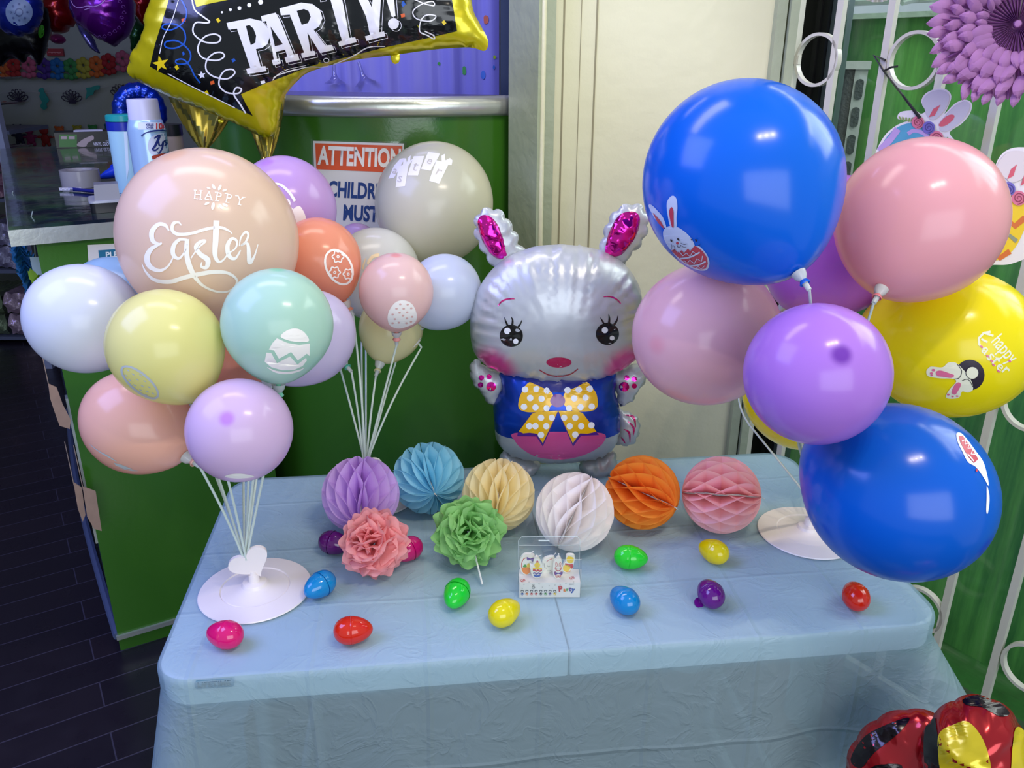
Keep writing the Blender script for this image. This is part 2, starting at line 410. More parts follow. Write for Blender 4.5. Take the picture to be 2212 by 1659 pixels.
# corner post: face turned left and toned darker for shade, bead and groove
mb = MB(); mb.prism([(-.012, 2.20, 0), (.058, 2.075, 0), (.072, 2.085, 0), (.072, 2.2, 0)], (0, 0, 3.0)); struct(obj('trim_2', mb, olive, smooth=False))
mb = MB(); mb.tube([(.070, 2.083, 0), (.070, 2.083, 3)], .006, 10); struct(obj('trim_3', mb, cream))
mb = MB(); mb.box(.073, .100, 2.125, 2.17, 0, 3.0); struct(obj('trim_4', mb, olive, smooth=False))
mb = MB(); mb.box(.617, .640, 2.12, 2.2, 0, 3.0); mb.box(.644, .664, 2.105, 2.2, 0, 3.0); struct(obj('trim_5', mb, olive, smooth=False))
# far walls of the shop
shopw = mat('shop_wall_paint', '8f9590', rough=.6, bump=.15, bscale=10)
struct(obj('wall_far', MB().box(-5, .6, 5.62, 5.7, 0, 3.0), shopw, smooth=False))
struct(obj('wall_left', MB().box(-5.05, -5, -1.6, 5.7, 0, 3.0), shopw, smooth=False))
struct(obj('wall_partition', MB().box(.02, .1, 2.26, 5.62, 0, 3.0), mat('partition_paint', '4b5272', rough=.6), smooth=False))
# outside: green rendered wall, ledge, ground, roof
def rendermat(name, col, dark):
    m = mat(name, col, rough=.55, bump=.2, bscale=12); nt = m.node_tree; b = nt.nodes['Principled BSDF']
    tc = nt.nodes.new('ShaderNodeTexCoord'); mp = nt.nodes.new('ShaderNodeMapping'); mp.inputs['Scale'].default_value = (9, 9, .8)
    n = nt.nodes.new('ShaderNodeTexNoise'); n.inputs['Scale'].default_value = 1; n.inputs['Detail'].default_value = 8; n.inputs['Roughness'].default_value = .7
    cr_ = nt.nodes.new('ShaderNodeValToRGB'); cr_.color_ramp.elements[0].position = .35; cr_.color_ramp.elements[0].color = lin(dark); cr_.color_ramp.elements[1].position = .62; cr_.color_ramp.elements[1].color = lin(col)
    nt.links.new(tc.outputs['Object'], mp.inputs[0]); nt.links.new(mp.outputs[0], n.inputs[0]); nt.links.new(n.outputs[0], cr_.inputs[0]); nt.links.new(cr_.outputs[0], b.inputs['Base Color'])
    return m
gw = rendermat('green_rendered_wall', '66ac54', '2c6a38')
A = G0+gn*.9-gd*1.6; B = G0+gn*.9+gd*2.6
mb = MB(); mb.prism([tuple(A), tuple(B), tuple(B+gn*.12), tuple(A+gn*.12)], (0, 0, 2.20)); 
mb.v = [(x, y, z-.5) for x, y, z in mb.v]; struct(obj('wall_alley', mb, gw, smooth=False))
mb = MB(); mb.prism([tuple(A-gn*.03+np.array([0, 0, 1.70])), tuple(B-gn*.03+np.array([0, 0, 1.70])), tuple(B+gn*.15+np.array([0, 0, 1.70])), tuple(A+gn*.15+np.array([0, 0, 1.70]))], (0, 0, .016)); struct(obj('trim_6', mb, mat('concrete_cap', '9fb3a4', rough=.7, bump=.3), smooth=False))
mb = MB(); mb.prism([tuple(G0+gn*.02-gd*.4+np.array([0, 0, -.5])), tuple(G0+gn*.02+gd*2.8+np.array([0, 0, -.5])), tuple(B+np.array([0, 0, -.5])), tuple(A+np.array([0, 0, -.5]))], (0, 0, .12)); struct(obj('floor_alley', mb, rendermat('green_painted_ground', '2f6b2c', '24531f'), smooth=False))
# roof of corrugated translucent sheet on light steel purlins
mb = MB(); N = 70
for i in range(N+1):
    for j in (0, 1):
        p = G0+gn*(1.0+j*2.4)+gd*(-1.8+4.6*i/N); mb.v.append((p[0], p[1], 1.785+j*.5+.012*math.sin(i*2.2)))
mb.f += [(2*i, 2*i+1, 2*i+3, 2*i+2) for i in range(N)]
r = obj('corrugated_roof', mb, mat('translucent_roof_sheet', 'dfe9e6', rough=.4, transl=.6), ang=80); tag(r, 'pale corrugated roof sheet above the green alley wall', 'roof')
mb = MB()
for j in range(4):
    a = G0+gn*(1.1+j*.35)-gd*1.8; b = G0+gn*(1.1+j*.35)+gd*2.8; z = 1.765+.073*j; mb.tube([(a[0], a[1], z), (b[0], b[1], z)], .012, 6)
for j in range(9):
    a = G0+gn*1.02+gd*(-1.7+.45*j); b = a+gn*1.5+gd*.25; mb.tube([(a[0], a[1], 1.75), (b[0], b[1], 2.05)], .008, 6)
obj('purlin', mb, mat('galvanised_steel', 'b9bdbb', rough=.4, metal=.6), r)
# sliding window behind the gate: black jamb, grey stile, pane
Z3 = lambda p, z: (p[0], p[1], z)
win = MB()
def gbox(mb, s0, s1, d0, d1, z0, z1):
    q = [G0+gd*s+gn*d for s, d in ((s0, d0), (s1, d0), (s1, d1), (s0, d1))]; return mb.prism([Z3(p, z0) for p in q], (0, 0, z1-z0))
w1 = obj('window_1', gbox(MB(), -.10, .030, .09, .16, .0, 2.9), mat('black_aluminium', '17181a', rough=.3, metal=.3), smooth=False); struct(w1)
o = obj('window_stile', gbox(gbox(MB(), .031, .056, .10, .15, 0, 2.9), 1.75, 1.83, .1, .15, 0, 2.9), mat('grey_aluminium', '59646a', rough=.3, metal=.6), w1, smooth=False)
o = obj('window_pane', gbox(MB(), .056, 1.75, .122, .128, 0, 2.9), glassy('window_glass', (.95, .98, .96), .02), w1, smooth=False)
o = obj('window_seal', gbox(MB(), .0, .012, .084, .09, 0, 2.9), mat('rubber', '0b0b0c', rough=.5), w1, smooth=False)
struct(obj('trim_7', gbox(MB(), -.1, 1.9, .03, .2, 2.45, 2.9), olive, smooth=False))
struct(obj('trim_8', gbox(MB(), -.05, 1.9, -.06, .2, -.06, .03), mat('dark_sill', '2c3f2a', rough=.5), smooth=False))

# ---------------------------------------------------------------- white security gate
wgl = mat('white_gate_enamel', 'cbc7bf', rough=.35, coat=.2, bump=.08, bscale=60)
g = thing('security_gate', 'white steel security gate of square bars with welded rings', 'gate', tuple(G0+gd*.6+np.array([0, 0, .03])))
mb = MB(); gbox(mb, -.022, .012, -.012, .022, .03, 2.45); gbox(mb, -.022, 1.85, -.010, .010, .05, .075); gbox(mb, -.022, 1.85, -.010, .010, 2.3, 2.325); obj('gate_frame', mb, wgl, g, smooth=False)
off = {1: -.002, 2: -.004, 3: .0, 4: -.006, 5: -.008, 6: -.006}
for i in range(1, 15):
    s = i*GS+off.get(i, 0); obj('bar', gbox(MB(), s-.008, s+.008, -.008, .008, .075, 2.3), wgl, g, smooth=False)
def gring(cell, z, R=.0595):
    c = G0+gd*(cell*GS)+np.array([0, 0, z]); mb = MB(); V = []; n = 40
    for k in range(n):
        a = 2*math.pi*k/n
        for rr, dd in ((R, -.008), (R, .008), (R-.007, .008), (R-.007, -.008)):
            V.append(tuple(c+gd*rr*math.cos(a)+np.array([0, 0, rr*math.sin(a)])+gn*dd))
    F = [(4*k+j, 4*k+(j+1) % 4, 4*((k+1) % n)+(j+1) % 4, 4*((k+1) % n)+j) for k in range(n) for j in range(4)]
    mb.add(V, F); obj('ring', mb, wgl, g, ang=50)
for c_ in (.62, 2.5, 4.5, 6.5, 8.5): gring(c_, 1.575)
for c_ in (1.5, 3.5, 5.5, 7.5, 9.5): gring(c_, .915)
for c_ in (2.5, 4.5, 6.5, 8.5): gring(c_, .325)
obj('latch_bar', gbox(MB(), .01, .03, -.006, .006, 1.565, 1.585), wgl, g, smooth=False)
# air conditioner outside
aP = P(1830, 300, 2.62); aP[2] = .8; af = np.array([aP[0], aP[1], 0]); af /= np.linalg.norm(af); au = np.array([af[1], -af[0], 0])
ac = thing('air_conditioner', 'grey outdoor air conditioner with slotted grille strip beside the alley wall', 'air conditioner', tuple(aP))
dark = mat('ac_side_metal', '3f474b', rough=.45, metal=.2, bump=.3, bscale=90); lite = mat('ac_corner_metal', 'a9b0ae', rough=.45, metal=.1, bump=.1)
def uu(x, z=1.3): return float((onpl(x, 300, aP, af)-aP)@au)
s0, s1, s2 = uu(1770)-.2, uu(1826), uu(1853)
def abox(mb, a0, a1, d0, d1, z0, z1):
    q = [aP+au*a+af*d for a, d in ((a0, d0), (a1, d0), (a1, d1), (a0, d1))]; return mb.prism([Z3(p, z0) for p in q], (0, 0, z1-z0))
obj('casing', abox(MB(), s0, s1, 0, .2, .8, 1.548), dark, ac, smooth=False)
obj('corner_strip', abox(MB(), s1, s2, -.01, .2, .8, 1.548), lite, ac, smooth=False)
obj('lid', abox(MB(), s0, s2+.006, -.018, .21, 1.548, 1.571), lite, ac, smooth=False)
for k in range(9):
    z = 1.49-.082*k; mb = MB(); V = []
    for j in range(20):
        a = 2*math.pi*j/20; V.append(tuple(aP+au*((s1+s2)/2+.012*math.cos(a))+af*-.0105+np.array([0, 0, z-.8+.011*math.sin(a)+(.019 if math.sin(a) > 0 else -.019)])))
    mb.prism(V, tuple(-af*.003)); obj('grille_slot', mb, dark, ac)
obj('bracket', abox(abox(MB(), s0+.05, s0+.08, 0, .2, .4, .8), s1-.05, s1-.02, 0, .2, .4, .8), lite, ac, smooth=False)

# ================================================================ COUNTERS
green = mat('green_gloss_laminate', '376a1e', rough=.18, spec=.5, bump=.03, bscale=120)
silver = mat('brushed_silver_edge', 'c9cdc4', rough=.28, metal=.75, bump=.05, bscale=60)
topm = None
def topmat():
    m = mat('vinyl_covered_top', '1d2236', rough=.12, coat=.4); nt = m.node_tree; b = nt.nodes['Principled BSDF']
    tc = nt.nodes.new('ShaderNodeTexCoord'); n = nt.nodes.new('ShaderNodeTexNoise'); n.inputs['Scale'].default_value = 9; n.inputs['Detail'].default_value = 5
    c_ = nt.nodes.new('ShaderNodeValToRGB'); c_.color_ramp.elements[0].position = .42; c_.color_ramp.elements[0].color = lin('121826'); c_.color_ramp.elements[1].position = .66; c_.color_ramp.elements[1].color = lin('2c4a2e')
    nt.links.new(tc.outputs['Object'], n.inputs[0]); nt.links.new(n.outputs[0], c_.inputs[0]); nt.links.new(c_.outputs[0], b.inputs['Base Color'])
    bp = nt.nodes.new('ShaderNodeBump'); bp.inputs['Strength'].default_value = .35; bp.inputs['Distance'].default_value = .01; nt.links.new(n.outputs[0], bp.inputs['Height']); nt.links.new(bp.outputs[0], b.inputs['Normal']); return m
CA = np.array([-1.108, 1.904, 0]); CB = np.array([-.69, 2.15, 0]); ca = (CB-CA)/np.linalg.norm(CB-CA); cb = np.array([-ca[1], ca[0], 0]); CW = float(np.linalg.norm(CB-CA))
def cbox(mb, a0, a1, b0, b1, z0, z1):
    q = [CA+ca*s+cb*d for s, d in ((a0, b0), (a1, b0), (a1, b1), (a0, b1))]; return mb.prism([Z3(p, z0) for p in q], (0, 0, z1-z0))
ct = thing('service_counter', 'green service counter with silver edged dark top and open side shelves', 'counter', tuple(CA+ca*.25+cb*.9))
obj('end_panel', cbox(MB(), 0, CW, 0, .03, .055, 1.17), green, ct, smooth=False)
obj('plinth', cbox(MB(), 0, CW, .006, 1.9, 0, .045), green, ct, smooth=False)
obj('base_strip', cbox(MB(), -.004, CW+.004, -.008, .03, .045, .058), silver, ct, smooth=False)
obj('inner_panel', cbox(cbox(MB(), .26, .28, .03, 1.9, .045, 1.17), CW-.02, CW, .03, 1.0, .045, 1.17), mat('dark_shelf_back', '16201f', rough=.4), ct, smooth=False)
shm = mat('dark_shelf_board', '1d2a33', rough=.25); bl = mat('blue_grey_edging', '4c5878', rough=.35)
for z in (.05, .46, .80):
    obj('shelf', cbox(MB(), .0, .26, .032, 1.88, z, z+.02), shm, ct, smooth=False)
mb = MB(); mb.tube([tuple(CA+ca*(-.012)*math.sin(math.pi*t/8)*2+cb*(.0+1.85*t/8)+np.array([0, 0, .055])) for t in range(9)], .012, 8); obj('shelf_rail', mb, bl, ct)
obj('metal_edging', cbox(MB(), -.006, .0, .0, .03, .36, .78), silver, ct, smooth=False)
obj('top_edge', cbox(MB(), -.05, CW, -.012, 1.93, 1.17, 1.207), silver, ct, smooth=False)
obj('counter_top', cbox(MB(), -.047, CW+.0, -.010, 1.928, 1.207, 1.215), topmat(), ct, smooth=False)
# tall curved bar
tb = thing('curved_bar_counter', 'tall green curved bar counter with a silver rim beside the corner post', 'counter', (-.36, 2.5, 0))
def arc(r, z, n=48, a0=-160, a1=-55.5, c=(-.345, 2.75)): return [(c[0]+r*math.cos(math.radians(a0+(a1-a0)*k/n)), c[1]+r*math.sin(math.radians(a0+(a1-a0)*k/n)), z) for k in range(n+1)]
def band(mb, r0, z0, r1, z1):
    a = arc(r0, z0); b = arc(r1, z1); n = len(a); return mb.add(a+b, [(i, i+1, n+i+1, n+i) for i in range(n-1)])
mb = MB(); band(mb, .60, .0, .60, 1.44); band(mb, .58, 1.44, .58, 0); band(mb, .60, 1.44, .58, 1.44); obj('curved_front', mb, green, tb, ang=60)
mb = MB(); rr = [(.612, 1.438), (.62, 1.446), (.622, 1.47), (.612, 1.484), (.598, 1.487)]
band(mb, .59, 1.438, .612, 1.438)
for (a, za), (b, zb) in zip(rr[:-1], rr[1:]): band(mb, a, za, b, zb)
obj('rim', mb, silver, tb, ang=50)
mb = MB(); mb.prism([p for p in arc(.60, 1.475)], (0, 0, .012)); obj('bar_top', mb, mat('bar_top_laminate', '3b3550', rough=.25), tb, smooth=False)
# ================================================================ TABLE AND CLOTH
TZ = .74; TO = np.array([-.516, .9492, 0]); TY = .117; tu = np.array([math.cos(TY), math.sin(TY), 0]); tv = np.array([-math.sin(TY), math.cos(TY), 0])
TW, TD = 1.22, .61
def tp(u, v, z): return tuple(TO+tu*u+tv*v+np.array([0, 0, z]))
def rrect(x0, x1, y0, y1, r, n=8):
    o = []
    for cx, cy, a in ((x1-r, y1-r, 0), (x0+r, y1-r, 90), (x0+r, y0+r, 180), (x1-r, y0+r, 270)):
        o += [(cx+r*math.cos(math.radians(a+90*k/n)), cy+r*math.sin(math.radians(a+90*k/n))) for k in range(n+1)]
    return o
whitepl = mat('white_table_plastic', 'f4f4f2', rough=.5, bump=.05, bscale=200)
tb = thing('folding_table', 'white plastic fold in half table beneath the light blue plastic cover', 'table', tp(.61, .305, 0))
for (a, b) in ((0, .6085), (.6115, 1.22)):
    o = rrect(a, b, 0, TD, .012, 3); 
    o = [(x, y) for x, y in o]
    out = []
    for x, y in o: out.append((x, y))
    # outer corners of the leaf are rounded more
    r = .05; L = []
    for cx, cy, an in ((b, TD, 0), (a, TD, 90), (a, 0, 180), (b, 0, 270)):
        outer = (cx in (0, 1.22)); rr = r if outer else .004; xx = cx-rr if cx == b else cx+rr; yy = cy-rr if cy == TD else cy+rr
        L += [(xx+rr*math.cos(math.radians(an+90*k/6)), yy+rr*math.sin(math.radians(an+90*k/6))) for k in range(7)]
    mb = MB(); mb.prism([tp(x, y, .692) for x, y in L], (0, 0, .046)); obj('leaf', mb, whitepl, tb, ang=50)
legm = mat('grey_powder_coat', '8a9096', rough=.4, metal=.3)
for u in (.13, 1.09):
    mb = MB(); mb.tube([tp(u, .07, .70), tp(u, .05, .02)], .0125, 10); obj('leg', mb, legm, tb)
    mb = MB(); mb.tube([tp(u, .54, .70), tp(u, .56, .02)], .0125, 10); obj('leg', mb, legm, tb)
    mb = MB(); mb.tube([tp(u, .055, .2), tp(u, .555, .2)], .009, 8); mb.tube([tp(u, .04, .013), tp(u, .57, .013)], .0125, 8); obj('leg_brace', mb, legm, tb)
# ---- cloth
def clothmat():
    m = bpy.data.materials.new('pale_blue_plastic_film'); m.use_nodes = True; nt = m.node_tree; b = nt.nodes['Principled BSDF']
    b.inputs['Base Color'].default_value = lin('b2c8d0'); b.inputs['Roughness'].default_value = .34; b.inputs['Specular IOR Level'].default_value = .5
    L = nt.links.new; tc = nt.nodes.new('ShaderNodeTexCoord'); sep = nt.nodes.new('ShaderNodeSeparateXYZ'); L(tc.outputs['Object'], sep.inputs[0])
    def math_(op, a, v=None, v2=None):
        n = nt.nodes.new('ShaderNodeMath'); n.operation = op; L(a, n.inputs[0])
        if v is not None:
            if isinstance(v, (int, float)): n.inputs[1].default_value = v
            else: L(v, n.inputs[1])
        if v2 is not None: n.inputs[2].default_value = v2
        return n.outputs[0]
    wob = nt.nodes.new('ShaderNodeTexNoise'); wob.inputs['Scale'].default_value = 5; L(tc.outputs['Object'], wob.inputs[0])
    w = math_('MULTIPLY', wob.outputs[0], .012)
    def crease(ax, period, ph):
        a = math_('ADD', sep.outputs[ax], w); a = math_('ADD', a, ph); a = math_('DIVIDE', a, period); f = math_('FRACT', a); f = math_('SUBTRACT', f, .5); f = math_('ABSOLUTE', f)
        f = math_('MULTIPLY', f, period/.006); f = math_('SUBTRACT', f, 1); f = math_('MULTIPLY', f, -1); return math_('MAXIMUM', f, 0.)
    cx = crease(0, .172, .03); cy = crease(1, .172, .10); cz = crease(2, .29, .18)
    n1 = nt.nodes.new('ShaderNodeTexNoise'); n1.inputs['Scale'].default_value = 11; n1.inputs['Detail'].default_value = 5; n1.inputs['Distortion'].default_value = 1.6
    L(tc.outputs['Object'], n1.inputs[0])
    n2 = nt.nodes.new('ShaderNodeTexVoronoi'); n2.inputs['Scale'].default_value = 16; n2.feature = 'DISTANCE_TO_EDGE'
    mp = nt.nodes.new('ShaderNodeMapping'); mp.inputs['Rotation'].default_value = (.3, .4, .5); mp.inputs['Scale'].default_value = (1, .45, .7); L(tc.outputs['Object'], mp.inputs[0]); 
    mixv = nt.nodes.new('ShaderNodeVectorMath'); mixv.operation = 'MULTIPLY_ADD'; L(n1.outputs[1], mixv.inputs[0]); mixv.inputs[1].default_value = (.12, .12, .12); L(mp.outputs[0], mixv.inputs[2]); L(mixv.outputs[0], n2.inputs[0])
    v = math_('MINIMUM', n2.outputs[0], .12); v = math_('MULTIPLY', v, 1.6)
    s = math_('ADD', cx, cy); s = math_('ADD', s, cz); s = math_('MULTIPLY', s, .55); nn = math_('MULTIPLY', n1.outputs[0], 1.1); s = math_('ADD', s, nn); s = math_('SUBTRACT', s, v)
    bp = nt.nodes.new('ShaderNodeBump'); bp.inputs['Strength'].default_value = .5; bp.inputs['Distance'].default_value = .006; L(s, bp.inputs['Height']); L(bp.outputs[0], b.inputs['Normal'])
    tr = nt.nodes.new('ShaderNodeBsdfTranslucent'); tr.inputs[0].default_value = lin('6ab4d2'); L(bp.outputs[0], tr.inputs['Normal'])
    tt = nt.nodes.new('ShaderNodeBsdfTransparent'); tt.inputs[0].default_value = (.87, .95, 1, 1)
    x = nt.nodes.new('ShaderNodeMixShader'); x.inputs[0].default_value = .28; L(b.outputs[0], x.inputs[1]); L(tr.outputs[0], x.inputs[2])
    y = nt.nodes.new('ShaderNodeMixShader'); y.inputs[0].default_value = .38; L(x.outputs[0], y.inputs[1]); L(tt.outputs[0], y.inputs[2])
    L(y.outputs[0], nt.nodes['Material Output'].inputs[0]); return m
def perim(n=420, R=.055, m=.003):
    """points, outward normals and corner weight along the cloth edge of the table top"""
    o = []; x0, x1, y0, y1 = -m, TW+m, -m, TD+m
    segs = [((x0+R, y0), (x1-R, y0), (0, -1)), ('c', (x1-R, y0+R), -90, 'FR'), ((x1, y0+R), (x1, y1-R), (1, 0)), ('c', (x1-R, y1-R), 0, 'BR'),
            ((x1-R, y1), (x0+R, y1), (0, 1)), ('c', (x0+R, y1-R), 90, 'BL'), ((x0, y1-R), (x0, y0+R), (-1, 0)), ('c', (x0+R, y0+R), 180, 'FL')]
    for s in segs:
        if s[0] == 'c':
            for k in range(14):
                a = math.radians(s[2]+90*(k+.5)/14); o.append((s[1][0]+R*math.cos(a), s[1][1]+R*math.sin(a), math.cos(a), math.sin(a)))
        else:
            Ls = math.hypot(s[1][0]-s[0][0], s[1][1]-s[0][1]); k_ = max(2, int(Ls/.0085))
            for k in range(k_): t = k/k_; o.append((s[0][0]+(s[1][0]-s[0][0])*t, s[0][1]+(s[1][1]-s[0][1])*t, s[2][0], s[2][1]))
    return o
pr = perim(); npr = len(pr)
corner = {'FR': (TW, 0, .62), 'FL': (0, 0, .20), 'BR': (TW, TD, .18), 'BL': (0, TD, .06)}
V = []; rings = []
NT = 46
for i in range(1, NT+1):
    t = i/NT; ring = []
    for (x, y, nx, ny) in pr:
        cx, cy = min(max(x, .30), TW-.30), TD/2
        X, Y = cx+(x-cx)*t, cy+(y-cy)*t
        z = .7412+.0008*math.sin(X*31+Y*17)*math.sin(Y*43-X*11)+(.0012*math.exp(-((X-.61)/.004)**2)*0)
        ring.append((X, Y, z))
    rings.append(ring)
DR = [.001, .004, .009, .016, .028, .044, .06]+[.06+.53*k/40 for k in range(1, 41)]
for dI, d in enumerate(DR):
    ring = []
    for i, (x, y, nx, ny) in enumerate(pr):
        e = max(0, d-.044); o_ = .0035*min(1, d/.006)
        fl = 0; ox = oy = 0
        for k, (cx, cy, am) in corner.items():
            dist = math.hypot(x-cx, y-cy); wgt = math.exp(-(dist/.11)**2)
            dx, dy = (x-TW/2), (y-TD/2); L_ = math.hypot(1, 1)
            ox += math.copysign(1, cx-TW/2)*wgt*am*e*1.0; oy += math.copysign(1, cy-TD/2)*wgt*am*e*.55
            # two soft pleats beside every corner
            q = math.exp(-((dist-.17)/.055)**2); fl += q*.045*e/.5*(1 if am > .1 else .5)
        along = x if abs(ny) > .5 else y
        rip = (.010*math.sin(along*15+1.2)+.005*math.sin(along*41+.4))*(e/.5)**1.1
        o_ += fl*-.6+rip+.012*e
        z = .7412-d+(.0035 if dI > 1 else 0)*0
        ring.append((x+nx*o_+ox, y+ny*o_+oy, z))
    rings.append(ring)
mb = MB(); allv = [p for r in rings for p in r]; mb.v = [tp(*p) for p in allv]
for i in range(len(rings)-1):
    for k in range(npr): a, b = i*npr+k, i*npr+(k+1) % npr; mb.f.append((a, b, b+npr, a+npr))
# close the middle strip of the top
r0 = [mb.v[k] for k in range(npr)]; k0 = len(mb.v)
mb.f.append(tuple(range(npr)))
cl = obj('tablecloth', mb, None, None, ang=180)
# object frame = table frame so that the folding creases run square to the table
M0 = Matrix.Translation(cl.location); T = Matrix.Translation(Vector(TO)) @ Matrix.Rotation(TY, 4, 'Z')
cl.data.transform(T.inverted() @ M0); cl.location = TO; cl.rotation_euler = (0, 0, TY); cl.data.materials.append(clothmat())
tag(cl, 'pale blue thin plastic cover draped over the folding table', 'tablecloth')
CLB = bvh_of(cl)
bm_lab = mat('embossed_plate', '4f7fa6', rough=.5)
# maker's plate of the table showing through the film
pl = MB(); q = [onpl(x, y, TO-tv*.0005, tv) for x, y in ((422, 1473), (503, 1466), (505, 1480), (424, 1487))]
a = Art(); a.poly([(424, 1470), (502, 1465), (506, 1468), (506, 1480), (502, 1483), (426, 1488), (421, 1485), (420, 1474)]); decal('maker_plate', a, mat('plate_blue_grey', '6f9cba', rough=.4), cl, (TO-tv*.0045, tv)); 
a = Art(); a.text('LIFETIME', 463, 1477, 11, rot=-4.5, width=72, bold=.015); decal('plate_lettering', a, mat('plate_ink', '3d617c', rough=.5), cl, (TO-tv*.0052, tv))

# ================================================================ EGGS
eggs = [
 # label, centre px, axis px direction (narrow end), colour, tilt, size
 ('dark purple plastic egg half behind the pink tissue pom pom', (722, 1173), (.98, .2), '6a0f7a'),
 ('deep pink plastic egg peeking out right of the pink tissue pom pom', (880, 1187), (-.8, .35), 'd8127c'),
 ('blue plastic egg touching the rim of the left white balloon stand', (690, 1264), (-.85, .5), '0a9ade'),
 ('hot pink plastic egg in the front left corner before the white balloon stand', (485, 1370), (-.75, -.15), 'f2127f'),
 ('orange red plastic egg lying at the front edge, narrow end to the right', (763, 1361), (.99, -.12), 'ea2c10'),
 ('bright green plastic egg standing before the green tissue pom pom', (986, 1283), (-.45, .85), '22e23c'),
 ('yellow plastic egg at the front left of the candle box', (1091, 1322), (.8, -.5), 'f4e60a'),
 ('bright green plastic egg before the orange honeycomb ball', (1363, 1204), (.98, .05), '2ee637'),
 ('blue plastic egg alone in the front right of the candle box', (1348, 1295), (-.72, -.62), '0a92d6'),
 ('purple plastic egg with a loose round tab beside it', (1534, 1281), (-.45, -.7), '720f8c'),
 ('yellow plastic egg before the pink honeycomb ball', (1541, 1190), (-.85, -.45), 'f7e40c'),
 ('red plastic egg seen end on near the right end of the table', (1848, 1286), (.12, -1), 'e22a12')]
def eggprof(L=.029, R=.0205, t=0): # t from 0 wide pole to pi narrow pole
    z = -L*math.cos(t); r = R*math.sin(t)*(1-.17*(z/L)); return r, z
for k, (lab, (x, y), ax, col) in enumerate(eggs):
    c = atz(x, y, TZ+.0215); d = atz(x+ax[0]*30, y+ax[1]*30, TZ+.0215)-c; d[2] = 0
    s = np.linalg.norm(d); foresh = 1.0
    if lab.startswith('red'): d = np.array([.12, 1, 0]); 
    d = d/np.linalg.norm(d)+np.array([0, 0, -.05]); d /= np.linalg.norm(d); sc = 1.03
    e = thing('plastic_egg', lab, 'plastic egg', (c[0], c[1], TZ), 'plastic fillable eggs on the table')
    m = mat('egg_shell_'+col, col, rough=.12, coat=.5, transl=.3, spec=.6)
    A1 = [eggprof(t=math.pi*i/40) for i in range(0, 19)]; A1.append((A1[-1][0]+.0005, A1[-1][1]+.001)); A2 = [eggprof(t=math.pi*i/40) for i in range(19, 41)]
    A2 = [(A2[0][0]-.0004, A2[0][1]-.001)]+A2
    q = [(r*sc, z*sc) for r, z in A1]; mb = MB(); mb.lathe(q, c, d, 32, cap=False); obj('wide_half', mb, m, e, ang=60)
    q = [(r*sc, z*sc) for r, z in A2]; mb = MB(); mb.lathe(q, c, d, 32, cap=False); obj('narrow_half', mb, m, e, ang=60)
    if 'loose round tab' in lab:
        p = atz(1510, 1302, TZ+.006); mb = MB(); mb.lathe([(0, -.0012), (.0085, -.0012), (.0085, .0012), (0, .0012)], p, (.3, -.9, .9), 24, cap=False); mb.tube([tuple(p), tuple(c*.5+p*.5)], .0012, 6); obj('hinge_tab', mb, m, e)

# ================================================================ HONEYCOMB BALLS
def honeycomb(lab, x, y, rp, d, pole, col, pd=-1, N=30, K=2.5):
    c = P(x, y, d); r = rp*d/FPX; lat = (RT*(pole[0]-x)-UP*(pole[1]-y))*d/FPX
    l = np.linalg.norm(lat); h = math.sqrt(max(r*r-l*l, 0)) if l < r else 0
    ax = Vector(lat+FW*h*pd).normalized(); m = mat('tissue_'+col, col, rough=.8, transl=.5, spec=.1)
    if c[2]-r < TZ+.0015: c[2] = TZ+.0015+r
    q = Vector((0, 0, 1)).rotation_difference(ax); C_ = Vector(c); mb = MB(); NZ = 64; NR = 7
    Dl = 2*math.pi/N
    for i in range(N):
        s = 1 if i % 2 else -1; V = []
        for a in range(NZ+1):
            th = math.pi*a/NZ; z = r*math.cos(th)
            w = z/r*K*.5; tri = 2*abs(2*(w/1.0-math.floor(w/1.0+.5)))-1
            for b in range(NR+1):
                f = b/NR; rho = (r*math.sin(th))*(.12+.88*f)
                rr = math.hypot(z, rho); ph = Dl*(i+.5*s*tri*.98)
                V.append(q @ Vector((rho*math.cos(ph), rho*math.sin(ph), z))+C_)
        mb.add(V, [(a*(NR+1)+b, a*(NR+1)+b+1, (a+1)*(NR+1)+b+1, (a+1)*(NR+1)+b) for a in range(NZ) for b in range(NR)])
    e = thing('honeycomb_ball', lab, 'paper decoration', (c[0], c[1], TZ), 'honeycomb tissue balls on the table')
    obj('tissue_comb', mb, m, e, ang=25, fixn=False)
    mb = MB(); mb.tube([tuple(C_+ax*r*.9), tuple(C_+ax*r*1.0), tuple(C_+ax*r*1.03+Vector((.004, 0, -.004)))], .0006, 5); mb.tube([tuple(C_-ax*r), tuple(C_+ax*r)], .0018, 6)
    obj('core_thread', mb, mat('white_thread', 'd8d4cc', rough=.8), e)
honeycomb('purple honeycomb tissue ball, leftmost of the row', 780, 1079, 83, 1.555, (791, 1136), 'e8c6f8')
honeycomb('sky blue honeycomb tissue ball behind the purple one', 926, 1041, 78, 1.62, (946, 1066), 'b2ebfb')
honeycomb('cream yellow honeycomb tissue ball behind the green pom pom', 1077, 1070, 79, 1.56, (1071, 1116), 'fff4cc')
honeycomb('white honeycomb tissue ball behind the candle box', 1241, 1110, 85, 1.50, (1203, 1177), 'fffaf8')
honeycomb('orange honeycomb tissue ball between the white and the pink one', 1387, 1070, 80, 1.57, (1448, 1095), 'ffac48')
honeycomb('dusty pink honeycomb tissue ball beside the right balloon stand', 1557, 1078, 83, 1.56, (1637, 1080), 'ffd2d4')

